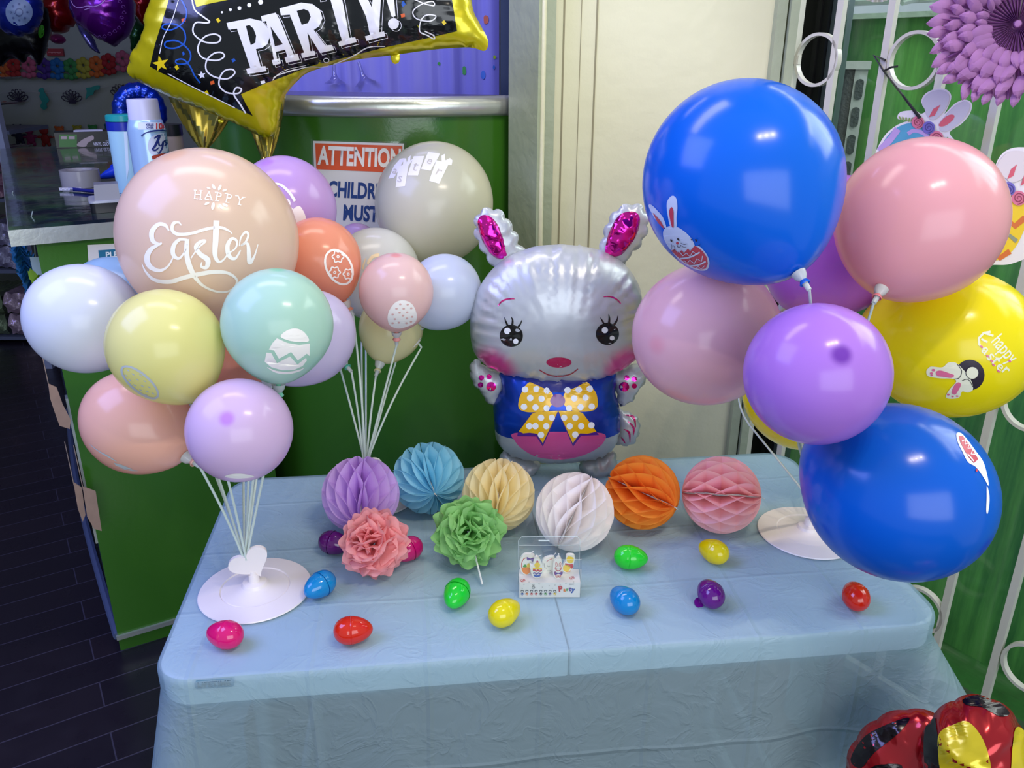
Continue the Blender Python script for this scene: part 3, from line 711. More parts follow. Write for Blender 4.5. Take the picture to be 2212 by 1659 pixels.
# ================================================================ TISSUE POM POMS
def pompom(lab, x, y, rp, d, col, up, seed, wire=None):
    rs = np.random.RandomState(seed); c = P(x, y, d); r = rp*d/FPX
    if c[2]-r*.9 < TZ: c[2] = TZ+r*.9
    ax = Vector(up).normalized(); e1 = ax.orthogonal().normalized(); e2 = ax.cross(e1); m = mat('pom_'+col, col, rough=.75, transl=.4, spec=.1)
    mb = MB(); C_ = Vector(c)
    rows = [(-55, 8), (-35, 10), (-15, 12), (5, 13), (25, 12), (43, 10), (60, 8), (76, 5), (88, 3)]
    for el, n in rows:
        for k in range(n):
            az = 2*math.pi*(k+rs.rand()*.7)/n; ee = math.radians(el+rs.randn()*6); rad = (ax*math.sin(ee)+(e1*math.cos(az)+e2*math.sin(az))*math.cos(ee)).normalized()
            tang = rad.cross(ax); tang = tang.normalized() if tang.length > .1 else e1.copy(); bi = rad.cross(tang)
            rot = rs.randn()*.5; side = tang*math.cos(rot)+bi*math.sin(rot); nor = rad.cross(side).normalized()
            L = r*(.94+.14*rs.rand()); w = r*(.40+.12*rs.rand()); NA, NB = 9, 8; ph = rs.rand()*6; cup = (.03+.09*rs.rand())*r*(1 if rs.rand() < .5 else -1); V = []
            for i in range(NA+1):
                t = i/NA; rr = L*(.15+.85*t); ww = w*(.15+.85*math.sin(min(1, t*1.05)*math.pi*.5)**1.2)
                for j in range(NB+1):
                    s = -1+2*j/NB; top = (1-.28*s*s*(t**3)) ; 
                    V.append(C_+rad*rr*top+side*ww*s*(1 if t < .75 else math.sqrt(max(0, 1-((t-.75)/.285)**2))**.9)+nor*(cup*s*s*t+.045*r*math.sin(s*4+ph)*t+.03*r*math.sin(t*9+ph+s*2)*t))
            mb.add(V, [(i*(NB+1)+j, i*(NB+1)+j+1, (i+1)*(NB+1)+j+1, (i+1)*(NB+1)+j) for i in range(NA) for j in range(NB)])
    mb.v = [(a, b, max(z, TZ+.003)) for a, b, z in mb.v]
    e = thing('tissue_pompom', lab, 'paper decoration', (c[0], c[1], TZ), 'tissue pom poms on the table')
    obj('petals', mb, m, e, ang=60, fixn=False)
    if wire:
        p = atz(*wire, TZ+.006); mb = MB(); mb.tube([tuple(C_), tuple(C_*.4+Vector(p)*.6), tuple(p)], .0016, 6); obj('wire_tail', mb, mat('white_wire', 'e8e8e4', rough=.4), e)
pompom('salmon pink tissue pom pom before the purple honeycomb ball', 810, 1213, 76, 1.44, 'ffb4b8', (-.15, -.75, .8), 3)
pompom('leaf green tissue pom pom before the cream honeycomb ball', 1014, 1180, 80, 1.47, 'a4dc8c', (.05, -.85, .55), 5, (1042, 1262))

# ================================================================ CANDLE BOX
bx = atz(1187, 1292, TZ); bang = .02
cbx = thing('candle_pack', 'clear topped printed pack of five shaped party candles', 'candle pack', (bx[0], bx[1], TZ))
bu = np.array([math.cos(bang), math.sin(bang), 0]); bv = np.array([-math.sin(bang), math.cos(bang), 0]); BW = .101
def bp(u, v, z): return tuple(np.array([bx[0], bx[1], TZ+.0015])+bu*u+bv*v+np.array([0, 0, z]))
card = mat('white_card', 'f1ece6', rough=.45)
mb = MB(); mb.prism([bp(-BW/2, 0, 0), bp(-BW/2, 0, .029), bp(-BW/2, .034, .032), bp(-BW/2, .034, 0)], tuple(bu*BW)); obj('card_tray', mb, card, cbx, smooth=False)
film = glassy('clear_film', (.97, .98, .98), .05, .05)
hz = .078
L = [bp(-BW/2-.001, .0355, 0), bp(BW/2+.001, .0355, 0), bp(BW/2+.001, .0355, hz+.016)]
L = [(-BW/2-.001, 0), (BW/2+.001, 0), (BW/2+.001, hz+.010), (BW/2-.004, hz+.017), (-BW/2+.004, hz+.017), (-BW/2-.001, hz+.010)]
mb = MB(); mb.prism([bp(u, .036, z) for u, z in L], tuple(bv*.0004))
mb.prism([bp(u, -.001, z) for u, z in ((-BW/2-.001, 0), (BW/2+.001, 0), (BW/2+.001, hz-.004), (-BW/2-.001, hz-.004))], tuple(bv*-.0003))
mb.prism([bp(-BW/2-.001, v, z) for v, z in ((-.001, hz-.004), (.036, hz))], tuple(bu*(BW+.002))) if 0 else mb.add([bp(-BW/2-.001, -.001, hz-.004), bp(BW/2+.001, -.001, hz-.004), bp(BW/2+.001, .036, hz+.0), bp(-BW/2-.001, .036, hz+.0)], [(0, 1, 2, 3)])
for s in (-1, 1): mb.add([bp(s*(BW/2+.001), -.001, 0), bp(s*(BW/2+.001), .036, 0), bp(s*(BW/2+.001), .036, hz), bp(s*(BW/2+.001), -.001, hz-.004)], [(0, 1, 2, 3)])
obj('clear_cover', mb, film, cbx, smooth=False, fixn=False)
mb = MB()
for a, b in (((-BW/2, hz-.004, -.001), (BW/2, hz-.004, -.001)), ((-BW/2, hz, .036), (BW/2, hz, .036))): mb.tube([bp(a[0], a[2], a[1]), bp(b[0], b[2], b[1])], .0004, 4)
mb.tube([bp(u, .036, z) for u, z in L[1:]+[L[0]]], .00045, 4); mb.tube([bp(-.018, .0365, hz+.009), bp(.0, .0365, hz+.009)], .0012, 6)
obj('cover_fold', mb, mat('film_edge', 'c9d6d4', rough=.2), cbx)
# tray printing
FA = lambda : Art(1080, 1120, 8.295)
fr = (np.array(bp(0, -.0003, 0)), bv)
tn = np.cross(bu, np.array(bp(0, .034, .032))-np.array(bp(0, 0, .029))); tn /= np.linalg.norm(tn); tp_ = (np.array(bp(0, 0, .029))+tn*.0003, tn)
inks = {k: mat('ink_'+k, v, rough=.5) for k, v in dict(red='d2403c', blue='3f5fb0', black='2b2a2e', orange='ef8a2a', yellow='f6d234', green='4ea03c', purple='6a4d9a', pink='ef8fa0', grey='9a9690', white='f7f5f2').items()}
a = FA(); 
for k, (x, y) in enumerate(((400, 1250), (430, 1180), (520, 1135), (620, 1230), (700, 1165), (760, 1230), (880, 1200), (985, 1190), (940, 1250), (1080, 1180), (1320, 1135), (1180, 1160), (840, 1290), (1010, 1320))): a.ring(x, y, 9, 9, 3)
decal('tray_dots', a, inks['grey'], cbx, fr)
cols = ['blue', 'orange', 'red', 'red', 'black', 'green', 'purple', 'yellow']
for k in range(8):
    x = 400+83*k; y = 1345; a = FA(); a.ring(x, y-35, 24, 20, 5); a.stroke([(x-28, y-45), (x, y-62), (x+28, y-45)], 7); decal('tray_doodle', a, inks['black'], cbx, fr, .0002)
    a = FA(); a.blob([(x-12, y-10), (x+12, y-10), (x+22, y+20), (x, y+12), (x-22, y+20)], 3); a.stroke([(x-8, y+15), (x-10, y+36)], 5); a.stroke([(x+8, y+15), (x+10, y+36)], 5); a.stroke([(x-32, y+2), (x, y-5), (x+32, y+2)], 5); decal('tray_doodle', a, inks[cols[k]], cbx, fr, .0002)
a = FA(); a.ring(600, 1240, 26, 24, 5); a.ring(585, 1200, 9, 20, 4, -10); a.ring(608, 1200, 9, 20, 4, 10); a.ell(592, 1236, 3); a.ell(608, 1236, 3); decal('tray_doodle', a, inks['black'], cbx, fr, .0002)
for ch, x, y, h, c_, r_ in (('P', 1085, 1258, 95, 'red', -6), ('a', 1158, 1275, 62, 'orange', 5), ('r', 1208, 1268, 58, 'green', -4), ('t', 1255, 1262, 72, 'purple', 4), ('y', 1310, 1272, 78, 'blue', 10)):
    a = FA(); a.text(ch, x, y, h, rot=r_, bold=.05); decal('tray_lettering', a, inks[c_], cbx, fr, .0003)
a = FA(); a.text('Easter', 1290, 1175, 26, rot=-6, shear=.3); decal('tray_lettering', a, inks['grey'], cbx, fr, .0003)
for (x, y) in ((410, 1110), (1290, 1065)):
    a = FA(); a.ring(x, y, 42, 26, 5, -15); a.stroke([(x-50, y-15), (x-20, y+18), (x+20, y-8), (x+50, y+10)], 5); a.stroke([(x-30, y+25), (x+30, y-28)], 5); decal('tray_doodle', a, inks['red'], cbx, tp_, .0002)
# five candles: wax slab with its own thickness, painted face, stick and wick
def candle(name, lab, outline, paint, stick, wick, v):
    pl0 = np.array(bp(0, v, 0)); A_ = lambda x, y: onpl(1080+x/8.295, 1120+y/8.295, pl0, bv)
    t = A_(*stick); e = thing('shaped_candle', lab, 'candle', (t[0], t[1], TZ+.03), 'candles in the clear pack')
    mb = MB(); o = [tuple(A_(p[0], p[1])) for p in catmull(outline, 5, True)]; mb.prism(o, tuple(bv*.006)); obj('wax_body', mb, mat('white_wax', 'f6f0e2', rough=.35, sss=.2), e, ang=50)
    mb = MB(); b0 = np.array(t)+bv*.003; mb.tube([tuple(b0), tuple(b0+np.array([0, 0, -.012]))], .0013, 8); obj('pick', mb, mat('white_pick', 'f3f3f0', rough=.4), e)
    w0, w1 = A_(*wick[0])+bv*.003, A_(*wick[1])+bv*.003; mb = MB(); mb.tube([tuple(w0), tuple(w1)], .0007, 6); obj('wick', mb, mat('white_wick', 'eeeeea', rough=.7), e)
    for c_, fn in paint:
        a = FA(); fn(a); decal('painted_mark', a, inks[c_], e, (pl0, bv), .0003)
candle('basket', 'orange basket shaped candle with purple bow, leftmost in the pack', [(420, 660), (500, 640), (600, 655), (625, 720), (560, 850), (535, 980), (450, 1005), (385, 960), (352, 850), (365, 730)],
       [('orange', lambda a: a.blob([(395, 880), (530, 880), (535, 960), (480, 1000), (410, 960)], 4)), ('green', lambda a: a.blob([(415, 850), (450, 820), (480, 850), (470, 872), (420, 868)], 4)), ('yellow', lambda a: a.blob([(480, 840), (510, 800), (545, 830), (530, 875), (485, 878)], 4)),
        ('red', lambda a: a.stroke([(388, 880), (392, 790), (430, 720), (480, 705)], 12)), ('purple', lambda a: a.blob([(485, 690), (540, 715), (600, 700), (590, 770), (545, 745), (490, 750)], 4))], (485, 1000), ((520, 650), (612, 602)), .020)
candle('chick', 'yellow chick in a striped egg shell candle', [(650, 690), (700, 720), (765, 860), (768, 980), (720, 1050), (650, 1068), (580, 1030), (550, 930), (535, 840), (590, 840), (610, 740)],
       [('yellow', lambda a: (a.ell(668, 835, 52, 48), a.blob([(600, 880), (740, 880), (735, 910), (605, 910)], 3))), ('red', lambda a: (a.poly([(588, 915), (620, 905), (650, 930), (680, 905), (715, 930), (750, 905), (752, 935), (715, 958), (680, 935), (650, 958), (618, 935), (590, 940)]), a.poly([(640, 785), (670, 745), (700, 785)]))),
        ('purple', lambda a: a.poly([(590, 970), (625, 960), (655, 985), (690, 960), (725, 980), (752, 962), (750, 985), (720, 1005), (690, 985), (655, 1008), (622, 985), (592, 992)])), ('blue', lambda a: a.poly([(598, 1010), (630, 1002), (660, 1022), (695, 1002), (735, 1010), (715, 1040), (655, 1055), (610, 1035)])), ('orange', lambda a: a.poly([(655, 845), (680, 845), (667, 862)]))], (665, 1068), ((660, 700), (742, 675)), .010)
candle('egg', 'white candle with pale grey scrolls behind the chick candle', [(760, 760), (850, 700), (960, 690), (985, 760), (960, 900), (900, 960), (820, 1000), (780, 1000), (770, 880)],
       [('grey', lambda a: (a.stroke([(790, 800), (800, 870), (840, 890)], 8), a.stroke([(840, 830), (860, 860), (900, 850)], 7), a.stroke([(850, 935), (880, 940), (920, 925)], 7))), ('red', lambda a: a.stroke([(830, 780), (880, 740), (940, 720)], 8))], (850, 960), ((950, 700), (1000, 635)), .024)
candle('bunny', 'white bunny candle with red outlines holding a purple bow', [(1000, 740), (1050, 690), (1100, 740), (1115, 850), (1125, 980), (1090, 1060), (1030, 1080), (970, 1040), (950, 960), (955, 850), (965, 780)],
       [('red', lambda a: (a.ring(1012, 820, 20, 38, 7, -12), a.ring(1078, 820, 20, 38, 7, 12), a.ring(1045, 890, 62, 44, 7), a.ell(1005, 905, 14), a.ell(1085, 905, 14), a.ring(1020, 1035, 24, 24, 7), a.ring(1070, 1035, 24, 24, 7), a.ring(1045, 985, 68, 58, 7))),
        ('purple', lambda a: a.blob([(975, 950), (1045, 975), (1120, 950), (1110, 1010), (1045, 990), (985, 1010)], 4)), ('black', lambda a: (a.ell(1030, 885, 5), a.ell(1060, 885, 5)))], (1035, 1075), ((1055, 700), (1055, 645)), .010)
candle('duckling', 'yellow duckling candle with a red scarf, rightmost in the pack', [(1200, 660), (1330, 665), (1335, 760), (1310, 860), (1290, 920), (1230, 970), (1150, 960), (1115, 900), (1140, 820), (1180, 760)],
       [('yellow', lambda a: (a.blob([(1205, 690), (1250, 680), (1320, 710), (1300, 790), (1220, 790), (1195, 740)], 4), a.blob([(1150, 840), (1220, 830), (1265, 880), (1210, 950), (1150, 940), (1130, 890)], 4))), ('red', lambda a: (a.blob([(1175, 800), (1240, 820), (1300, 810), (1305, 850), (1230, 860), (1170, 830)], 4), a.poly([(1270, 840), (1320, 850), (1290, 900), (1255, 880)]))), ('orange', lambda a: (a.poly([(1255, 740), (1280, 738), (1268, 758)]), a.stroke([(1180, 955), (1240, 955), (1270, 930)], 9)))], (1188, 968), ((1240, 670), (1230, 640)), .022)
# ================================================================ BALLOON STANDS
def stand_base(lab, bx_, by_, R, yaw, holder='tilt'):
    e = thing('balloon_stand', lab, 'balloon stand', (bx_, by_, TZ), None)
    m = mat('white_stand_plastic', 'eee6e4', rough=.35, coat=.1)
    mb = MB(); mb.lathe([(0, .001), (R-.002, .001), (R, .003), (R-.001, .0048), (R*.62, .0085), (R*.605, .0060), (R*.58, .0075), (R*.3, .011), (.022, .014), (.019, .019), (.0095, .021), (.0085, .034), (0, .034)], (bx_, by_, TZ+.0003), (0, 0, 1), 72, cap=False)
    obj('base_plate', mb, m, e, ang=25)
    # heart shaped stick holder
    ex = np.array([math.cos(yaw), math.sin(yaw), 0]); up = np.array([-math.sin(yaw)*-.15, math.cos(yaw)*-.15, 1]); up /= np.linalg.norm(up); L = []
    for k in range(40):
        t = 2*math.pi*k/40; X = 16*math.sin(t)**3; Y = 13*math.cos(t)-5*math.cos(2*t)-2*math.cos(3*t)-math.cos(4*t)
        hx, hy = X/16*.035, (Y+17)/29*.060; L.append((hx*.87-(hy-.03)*.40)*ex+((hy-.03)*.90+hx*.46+.028)*up)
    nn = np.cross(ex, up); c0 = np.array([bx_, by_, TZ+.028])
    mb = MB(); mb.prism([tuple(c0+p+nn*.003) for p in L], tuple(-nn*.006)); mb.tube([tuple(c0), tuple(c0+up*.014)], [.0080, .005], 14)
    obj('heart_holder', mb, m, e, ang=50)
    return e, c0+up*.040-ex*.008
stickm = mat('translucent_white_stick', 'd9e6dc', rough=.3, transl=.2)
cupm = mat('clear_cup', 'dfe4e2', rough=.15, transl=.4)

# ================================================================ LATEX BALLOONS
bal = []; sticks = []
def balloon_mesh(stretch):
    NT, NA = 44, 56; V = []
    for i in range(NT+1):
        t = math.pi*i/NT; r = math.sin(t); z = math.cos(t)*stretch
        if z < 0: r *= 1-.10*(-z)**3; z *= 1+.10*(-z/stretch)**3
        for k in range(NA): a = 2*math.pi*k/NA; V.append((r*math.cos(a), r*math.sin(a), z))
    F = [(i*NA+k, (i+1)*NA+k, (i+1)*NA+(k+1) % NA, i*NA+(k+1) % NA) for i in range(NT) for k in range(NA)]
    me = bpy.data.meshes.new('balloon'); me.from_pydata(V, [], F); me.update()
    bm = bmesh.new(); bm.from_mesh(me); bmesh.ops.remove_doubles(bm, verts=bm.verts, dist=1e-5); bmesh.ops.recalc_face_normals(bm, faces=bm.faces); bm.to_mesh(me); bm.free()
    me.polygons.foreach_set('use_smooth', [True]*len(me.polygons)); return me
def balloon(lab, x, y, d, rp, neck, col, group, ns=1, stretch=1.05, tip=None, transl=.28, stand=None, root=None, cup=True, bend=.02):
    c = P(x, y, d); r = rp*d/FPX; Ln = r*stretch*1.13
    lat = (RT*(neck[0]-x)-UP*(neck[1]-y))*d/FPX; l = np.linalg.norm(lat)
    if l > Ln*.98: lat = lat*(Ln*.98/l); l = Ln*.98
    ax = Vector(-(lat+FW*math.sqrt(Ln*Ln-l*l)*ns)).normalized()
    e = thing('latex_balloon', lab, 'balloon', tuple(c), group)
    me = balloon_mesh(stretch); me.materials.append(latex('latex_'+col, col, transl, tipcol=tip))
    b = bpy.data.objects.new('rubber_skin', me); COL.objects.link(b); b.parent = e; b.scale = (r, r, r); b.rotation_mode = 'QUATERNION'; b.rotation_quaternion = Vector((0, 0, 1)).rotation_difference(ax)
    C_ = Vector(c); s = r*stretch*1.0
    mb = MB(); mb.lathe([(.10*r, .13*r), (.055*r, .03*r), (.0042, .0), (.0035, -.006), (.0060, -.009), (.0068, -.012), (.0045, -.015), (.0078, -.020), (.0072, -.0215), (.0035, -.017)], C_-ax*(s*1.10), ax, 20, cap=False)
    obj('knot', mb, mat('knot_'+col, tip or col, rough=.3, transl=.2), e)
    N = C_-ax*(s*1.10+.014)
    if stand is not None:
        if cup:
            mb = MB(); mb.lathe([(.0105, .012), (.0088, .004), (.0042, -.002), (.0036, -.018), (.0, -.018)], N, ax, 18, cap=False); obj('cup', mb, cupm, stand)
        sticks.append((N-ax*.018, Vector(ax), Vector(root), stand, len(bal)))
    bal.append((C_, r*max(1, stretch*.98), lab))
    return b, bvh_of(b)
wht = mat('white_balloon_ink', 'f6f1ec', rough=.45)
GL = 'pastel balloons of the left cluster'; GM = 'pastel balloons of the middle cluster'; GR = 'bright balloons of the right cluster'

SL, RL = stand_base('white balloon stand with heart holder on the left end of the table', -.430, 1.166, .0925, .25)
SM, RM = stand_base('white balloon stand hidden behind the purple and blue honeycomb balls', -.286, 1.49, .0925, 0)
SR, RR = stand_base('white balloon stand on the right end, behind the low blue balloon', .562, 1.355, .0925, 1.15)

# ---------------------------------------------------------------- left cluster
e, B = balloon('large peach balloon printed Happy Easter in white script', 453, 518, 1.384, 187, (490, 690), 'f0d3ba', GL, 1, 1.03, stand=SL, root=RL, transl=.3)
Z = lambda: Art(230, 300, 2.765)
a = Z()
a.stroke([(375, 550, 8), (352, 516, 20), (310, 512, 24), (273, 555, 30), (278, 608, 26), (312, 628, 16), (332, 622, 12)])
a.stroke([(318, 630, 12), (268, 658, 26), (243, 710, 34), (262, 762, 30), (318, 786, 20), (368, 760, 12), (400, 705, 8)])
a.stroke([(482, 604, 14), (436, 602, 18), (402, 640, 26), (400, 690, 26), (432, 714, 16), (464, 680, 10), (484, 630, 10)])
a.stroke([(482, 598, 26), (480, 690, 30), (505, 780, 32), (560, 862, 18), (640, 906, 12), (716, 912, 10), (766, 882, 12), (776, 838, 14), (722, 800, 18), (640, 794, 24), (560, 806, 26), (470, 826, 26), (380, 852, 26), (290, 842, 20), (236, 792, 12), (213, 742, 3)])
a.stroke([(505, 712, 8), (545, 655, 8), (590, 612, 14), (565, 612, 18), (535, 645, 26), (560, 688, 28), (604, 722, 32), (598, 765, 24), (566, 762, 14), (570, 735, 6)])
a.stroke([(657, 488, 36), (652, 600, 34), (648, 690, 28), (668, 732, 18), (700, 720, 10), (735, 668, 7)], smooth=True)
a.stroke([(448, 517, 6), (432, 500, 12), (402, 505, 20), (394, 545, 20), (430, 570, 20), (510, 564, 18), (600, 538, 18), (680, 530, 18), (732, 550, 10), (752, 570, 3)])
a.stroke([(715, 690, 7), (768, 655, 10), (778, 612, 14), (748, 596, 18), (722, 640, 26), (732, 698, 26), (768, 714, 16), (800, 665, 8)])
a.stroke([(792, 640, 6), (802, 590, 10), (830, 556, 14), (846, 574, 14), (832, 612, 12), (802, 638, 10)]); a.stroke([(802, 638, 8), (840, 625, 16), (850, 690, 26), (855, 738, 26), (882, 700, 12), (904, 630, 5)])
decal('script_lettering', a, wht, e, B, maxlen=10, label='white Easter lettering')
a = Z()
for ch, x, y, r_ in (('H', 546, 333, 4), ('A', 611, 338, 7), ('P', 671, 345, 9), ('P', 731, 354, 11), ('Y', 796, 368, 14)):
    a.text(ch, x, y, 50, rot=r_)
    if ch in 'HPA': a.stroke([(x-24, y+24), (x+2, y+27)], 5, smooth=False)
    if ch in 'HP': a.stroke([(x-24, y-26), (x-6, y-25)], 5, smooth=False)
    if ch in 'HA': a.stroke([(x+8, y+28), (x+26, y+30)], 5, smooth=False)
    if ch == 'H': a.stroke([(x+10, y-24), (x+28, y-22)], 5, smooth=False)
    if ch == 'Y': a.stroke([(x-28, y-28), (x-8, y-26)], 5, smooth=False); a.stroke([(x+12, y-20), (x+32, y-17)], 5, smooth=False); a.stroke([(x-14, y+24), (x+8, y+28)], 5, smooth=False)
for (cx, cy, L, r_) in ((640, 288, 18, 55), (610, 296, 12, 25), (676, 292, 18, -65), (705, 308, 14, -20), (600, 387, 16, -25), (636, 402, 22, -80), (682, 404, 18, 55), (708, 396, 18, 25)): a.ell(cx, cy, L, L*.45, r_)
decal('happy_lettering', a, wht, e, B, maxlen=10, label='white Happy lettering with petals')
e, B = balloon('pale yellow balloon of the left cluster with a speckled egg print', 359, 748, 1.221, 121, (420, 868), 'f0eb9c', GL, 1, 1.02, tip='e8dc3c', stand=SL, root=RL)
a = Z(); a.ring(200, 1453, 142, 58, 14, 40); decal('egg_outline', a, mat('silver_ink', 'bfc6c8', rough=.4), e, B, maxlen=12)
a = Z()
for i, (x, y) in enumerate([(130, 1382), (170, 1372), (118, 1412), (160, 1405), (205, 1412), (140, 1440), (185, 1436), (230, 1446), (170, 1470), (215, 1474), (255, 1482), (205, 1500), (245, 1508), (280, 1520), (240, 1530)]): a.ell(x, y, 10, 3.5, 30)
decal('egg_speckles', a, mat('silver_ink', 'bfc6c8'), e, B)
e, B = balloon('mint green balloon of the left cluster with a cracked egg print', 600, 701, 1.226, 118, (590, 830), 'bfe3d0', GL, 1, 1.02, tip='86dcb4', stand=SL, root=RL)
a = Z(); a.blob([(1040, 1180), (1075, 1145), (1130, 1132), (1180, 1155), (1208, 1205), (1150, 1212), (1090, 1204)], 5)
a.poly([(1018, 1190), (1080, 1218), (1150, 1230), (1214, 1222), (1212, 1296), (1195, 1282), (1142, 1322), (1102, 1272), (1030, 1312), (1000, 1262), (970, 1258), (990, 1220)])
a.poly([(955, 1275), (985, 1278), (1018, 1338), (1096, 1298), (1140, 1346), (1190, 1306), (1196, 1322), (1170, 1355), (1120, 1378), (1050, 1380), (985, 1362), (945, 1330)])
a.stroke([(960, 1362, 3), (1010, 1388, 12), (1080, 1396, 14), (1150, 1382, 10), (1180, 1365, 3)])
decal('cracked_egg', a, wht, e, B, label='white cracked egg')
e, B = balloon('white balloon at the far left of the left cluster', 184, 689, 1.364, 117, (296, 742), 'e6ecf4', GL, 1, 1.04, stand=SL, root=RL)
e, B = balloon('coral balloon low at the left of the left cluster', 297, 913, 1.325, 109, (412, 984), 'f6c0aa', GL, -1, 1.12, stand=SL, root=RL)
a = Art(160, 770, 4.424); a.stroke([(150, 835, 3), (240, 905, 10), (330, 955, 14), (410, 1003, 4)]); a.poly([(380, 1012), (450, 1030), (570, 1078), (480, 1070), (400, 1040)]); a.stroke([(440, 1062, 3), (540, 1085, 8), (610, 1090, 3)])
decal('print_edge', a, mat('silver_ink', 'bfc6c8'), e, B)
e, B = balloon('lilac balloon lowest at the front of the left cluster', 518, 929, 1.2, 112, (508, 962), 'e3c6e8', GL, 1, 1.0, tip='cf94ea', stand=SL, root=RL)
a = Art(160, 770, 4.424); a.blob([(1440, 1145), (1500, 1122), (1590, 1117), (1680, 1130), (1720, 1146), (1640, 1160), (1530, 1162)], 5); decal('print_edge', a, wht, e, B)
e, B = balloon('light blue balloon half hidden behind the white and peach ones', 252, 662, 1.55, 104, (330, 760), 'a3c6de', GL, 1, 1.04, stand=SL, root=RL)
e, B = balloon('coral balloon tucked behind the yellow and mint ones', 508, 772, 1.489, 84, (500, 850), 'f0a58c', GL, 1, 1.04, stand=SL, root=RL)
e, B = balloon('pale lavender balloon behind the right side of the mint one', 664, 730, 1.391, 99, (592, 822), 'd5c9e6', GL, -1, 1.1, stand=SL, root=RL)
# ---------------------------------------------------------------- middle cluster
e, B = balloon('coral balloon printed with a white outlined flower egg', 691, 562, 1.56, 88, (744, 655), 'f5a283', GM, 1, 1.04, stand=SM, root=RM)
a = Art(640, 280, 3.072); a.ring(282, 912, 128, 88, 14, 62)
for (x, y, s) in ((276, 843, 34), (254, 947, 33), (343, 958, 30)):
    a.ring(x, y, 10, 10, 6); k = 6; pts = []
    for j in range(24):
        t = 2*math.pi*j/24; pts.append((x+s*(1+.16*math.cos(6*t))*math.cos(t), y+s*(1+.16*math.cos(6*t))*math.sin(t)*1.05))
    a.stroke(pts, 8, n=2, closed=True)
decal('flower_egg', a, wht, e, B, label='white flower egg outline')
e, B = balloon('purple balloon printed with a white basket behind the peach one', 618, 450, 1.68, 107, (640, 540), 'cda6de', GM, 1, 1.04, stand=SM, root=RM)
a = Z(); a.stroke([(985, 265, 10), (1040, 275, 14), (1090, 318, 16), (1125, 372, 16)]); a.blob([(1065, 365), (1090, 362), (1100, 390), (1085, 410), (1065, 395)], 4); a.blob([(1110, 430), (1150, 400), (1180, 440), (1188, 485), (1140, 510), (1120, 490)], 4); a.poly([(1090, 400), (1120, 420), (1125, 480), (1100, 470)]); decal('basket_print', a, wht, e, B)
e, B = balloon('large beige balloon printed with white letter tags', 938, 441, 1.955, 127, (905, 578), 'dcd8bc', GM, -1, 1.05, stand=SM, root=RM)
ZZ = lambda: Art(640, 280, 3.072)
tags = [[(745, 185), (760, 172), (757, 205), (778, 195), (745, 240), (722, 375), (660, 384), (678, 245), (708, 236), (712, 200), (728, 190), (735, 218)],
        [(780, 178), (850, 176), (808, 306), (738, 304)], [(875, 150), (952, 160), (945, 180), (890, 274), (828, 262)],
        [(930, 205), (965, 212), (962, 175), (985, 162), (990, 205), (1020, 190), (1036, 205), (1030, 238), (1008, 235), (948, 359), (882, 340)], [(690, 195), (722, 190), (700, 230), (650, 320), (612, 326), (650, 240)]]
a = ZZ()
for t_ in tags: a.poly(t_)
decal('letter_tags', a, wht, e, B, maxlen=12)
a = ZZ()
for ch, x, y, h, r_ in (('a', 660, 270, 50, 15), ('s', 693, 318, 62, 8), ('t', 795, 240, 70, 15), ('e', 890, 205, 52, 22), ('r', 952, 275, 66, 22)): a.text(ch, x, y, h, rot=r_, shear=.15)
decal('tag_letters', a, mat('beige_gap', 'cfc6b4', rough=.4), e, B, .0011)
e, B = balloon('off white balloon behind the pale pink one, gold marks on it', 812, 591, 1.841, 95, (797, 690), 'dedcd4', GM, -1, 1.05, stand=SM, root=RM)
a = ZZ(); a.blob([(470, 880), (500, 835), (548, 822), (545, 845), (510, 855), (480, 893)], 4); a.blob([(438, 905), (462, 850), (455, 890), (445, 930)], 4); decal('gold_marks', a, mat('gold_ink', 'e8cda0', rough=.4), e, B)
e, B = balloon('pale pink balloon printed with a dotted white egg', 856, 630, 1.546, 80, (850, 712), 'efccc8', GM, 1, 1.05, tip='f2a39c', stand=SM, root=RM)
a = ZZ(); a.blob([(715, 1132), (770, 1160), (798, 1225), (790, 1275), (745, 1302), (680, 1318), (625, 1300), (606, 1250), (620, 1195), (660, 1145)], 6); decal('egg_print', a, wht, e, B)
a = ZZ()
for i, (x, y) in enumerate([(690, 1158), (738, 1160), (665, 1187), (712, 1187), (762, 1184), (640, 1225), (685, 1213), (735, 1210), (768, 1240), (655, 1255), (708, 1232), (733, 1250), (680, 1278), (730, 1282), (640, 1282), (760, 1272)]): a.ell(x, y, 8, 6)
decal('egg_dots', a, mat('dot_pink', 'e0b4ae', rough=.4), e, B, .0011)
e, B = balloon('pale blue balloon at the right of the middle cluster', 959, 631, 1.671, 80, (905, 700), 'd3dcee', GM, 1, 1.04, stand=SM, root=RM)
e, B = balloon('pale yellow balloon lowest in the middle cluster, neck down', 845, 708, 1.715, 69, (826, 785), 'e6e0ac', GM, -1, 1.1, stand=SM, root=RM)
a = ZZ(); a.blob([(845, 1350), (828, 1392), (790, 1432), (770, 1448), (800, 1410)], 4); decal('print_edge', a, wht, e, B)
e, B = balloon('small lilac balloon peeking above the off white one', 772, 532, 1.98, 48, (778, 580), 'cfabd0', GM, 1, 1.03, stand=SM, root=RM)
e, B = balloon('mint balloon hidden behind the lavender one, only its knot showing', 700, 735, 1.66, 52, (749, 788), 'a8dcc8', GM, -1, 1.05, tip='5fc4ac', stand=SM, root=RM)

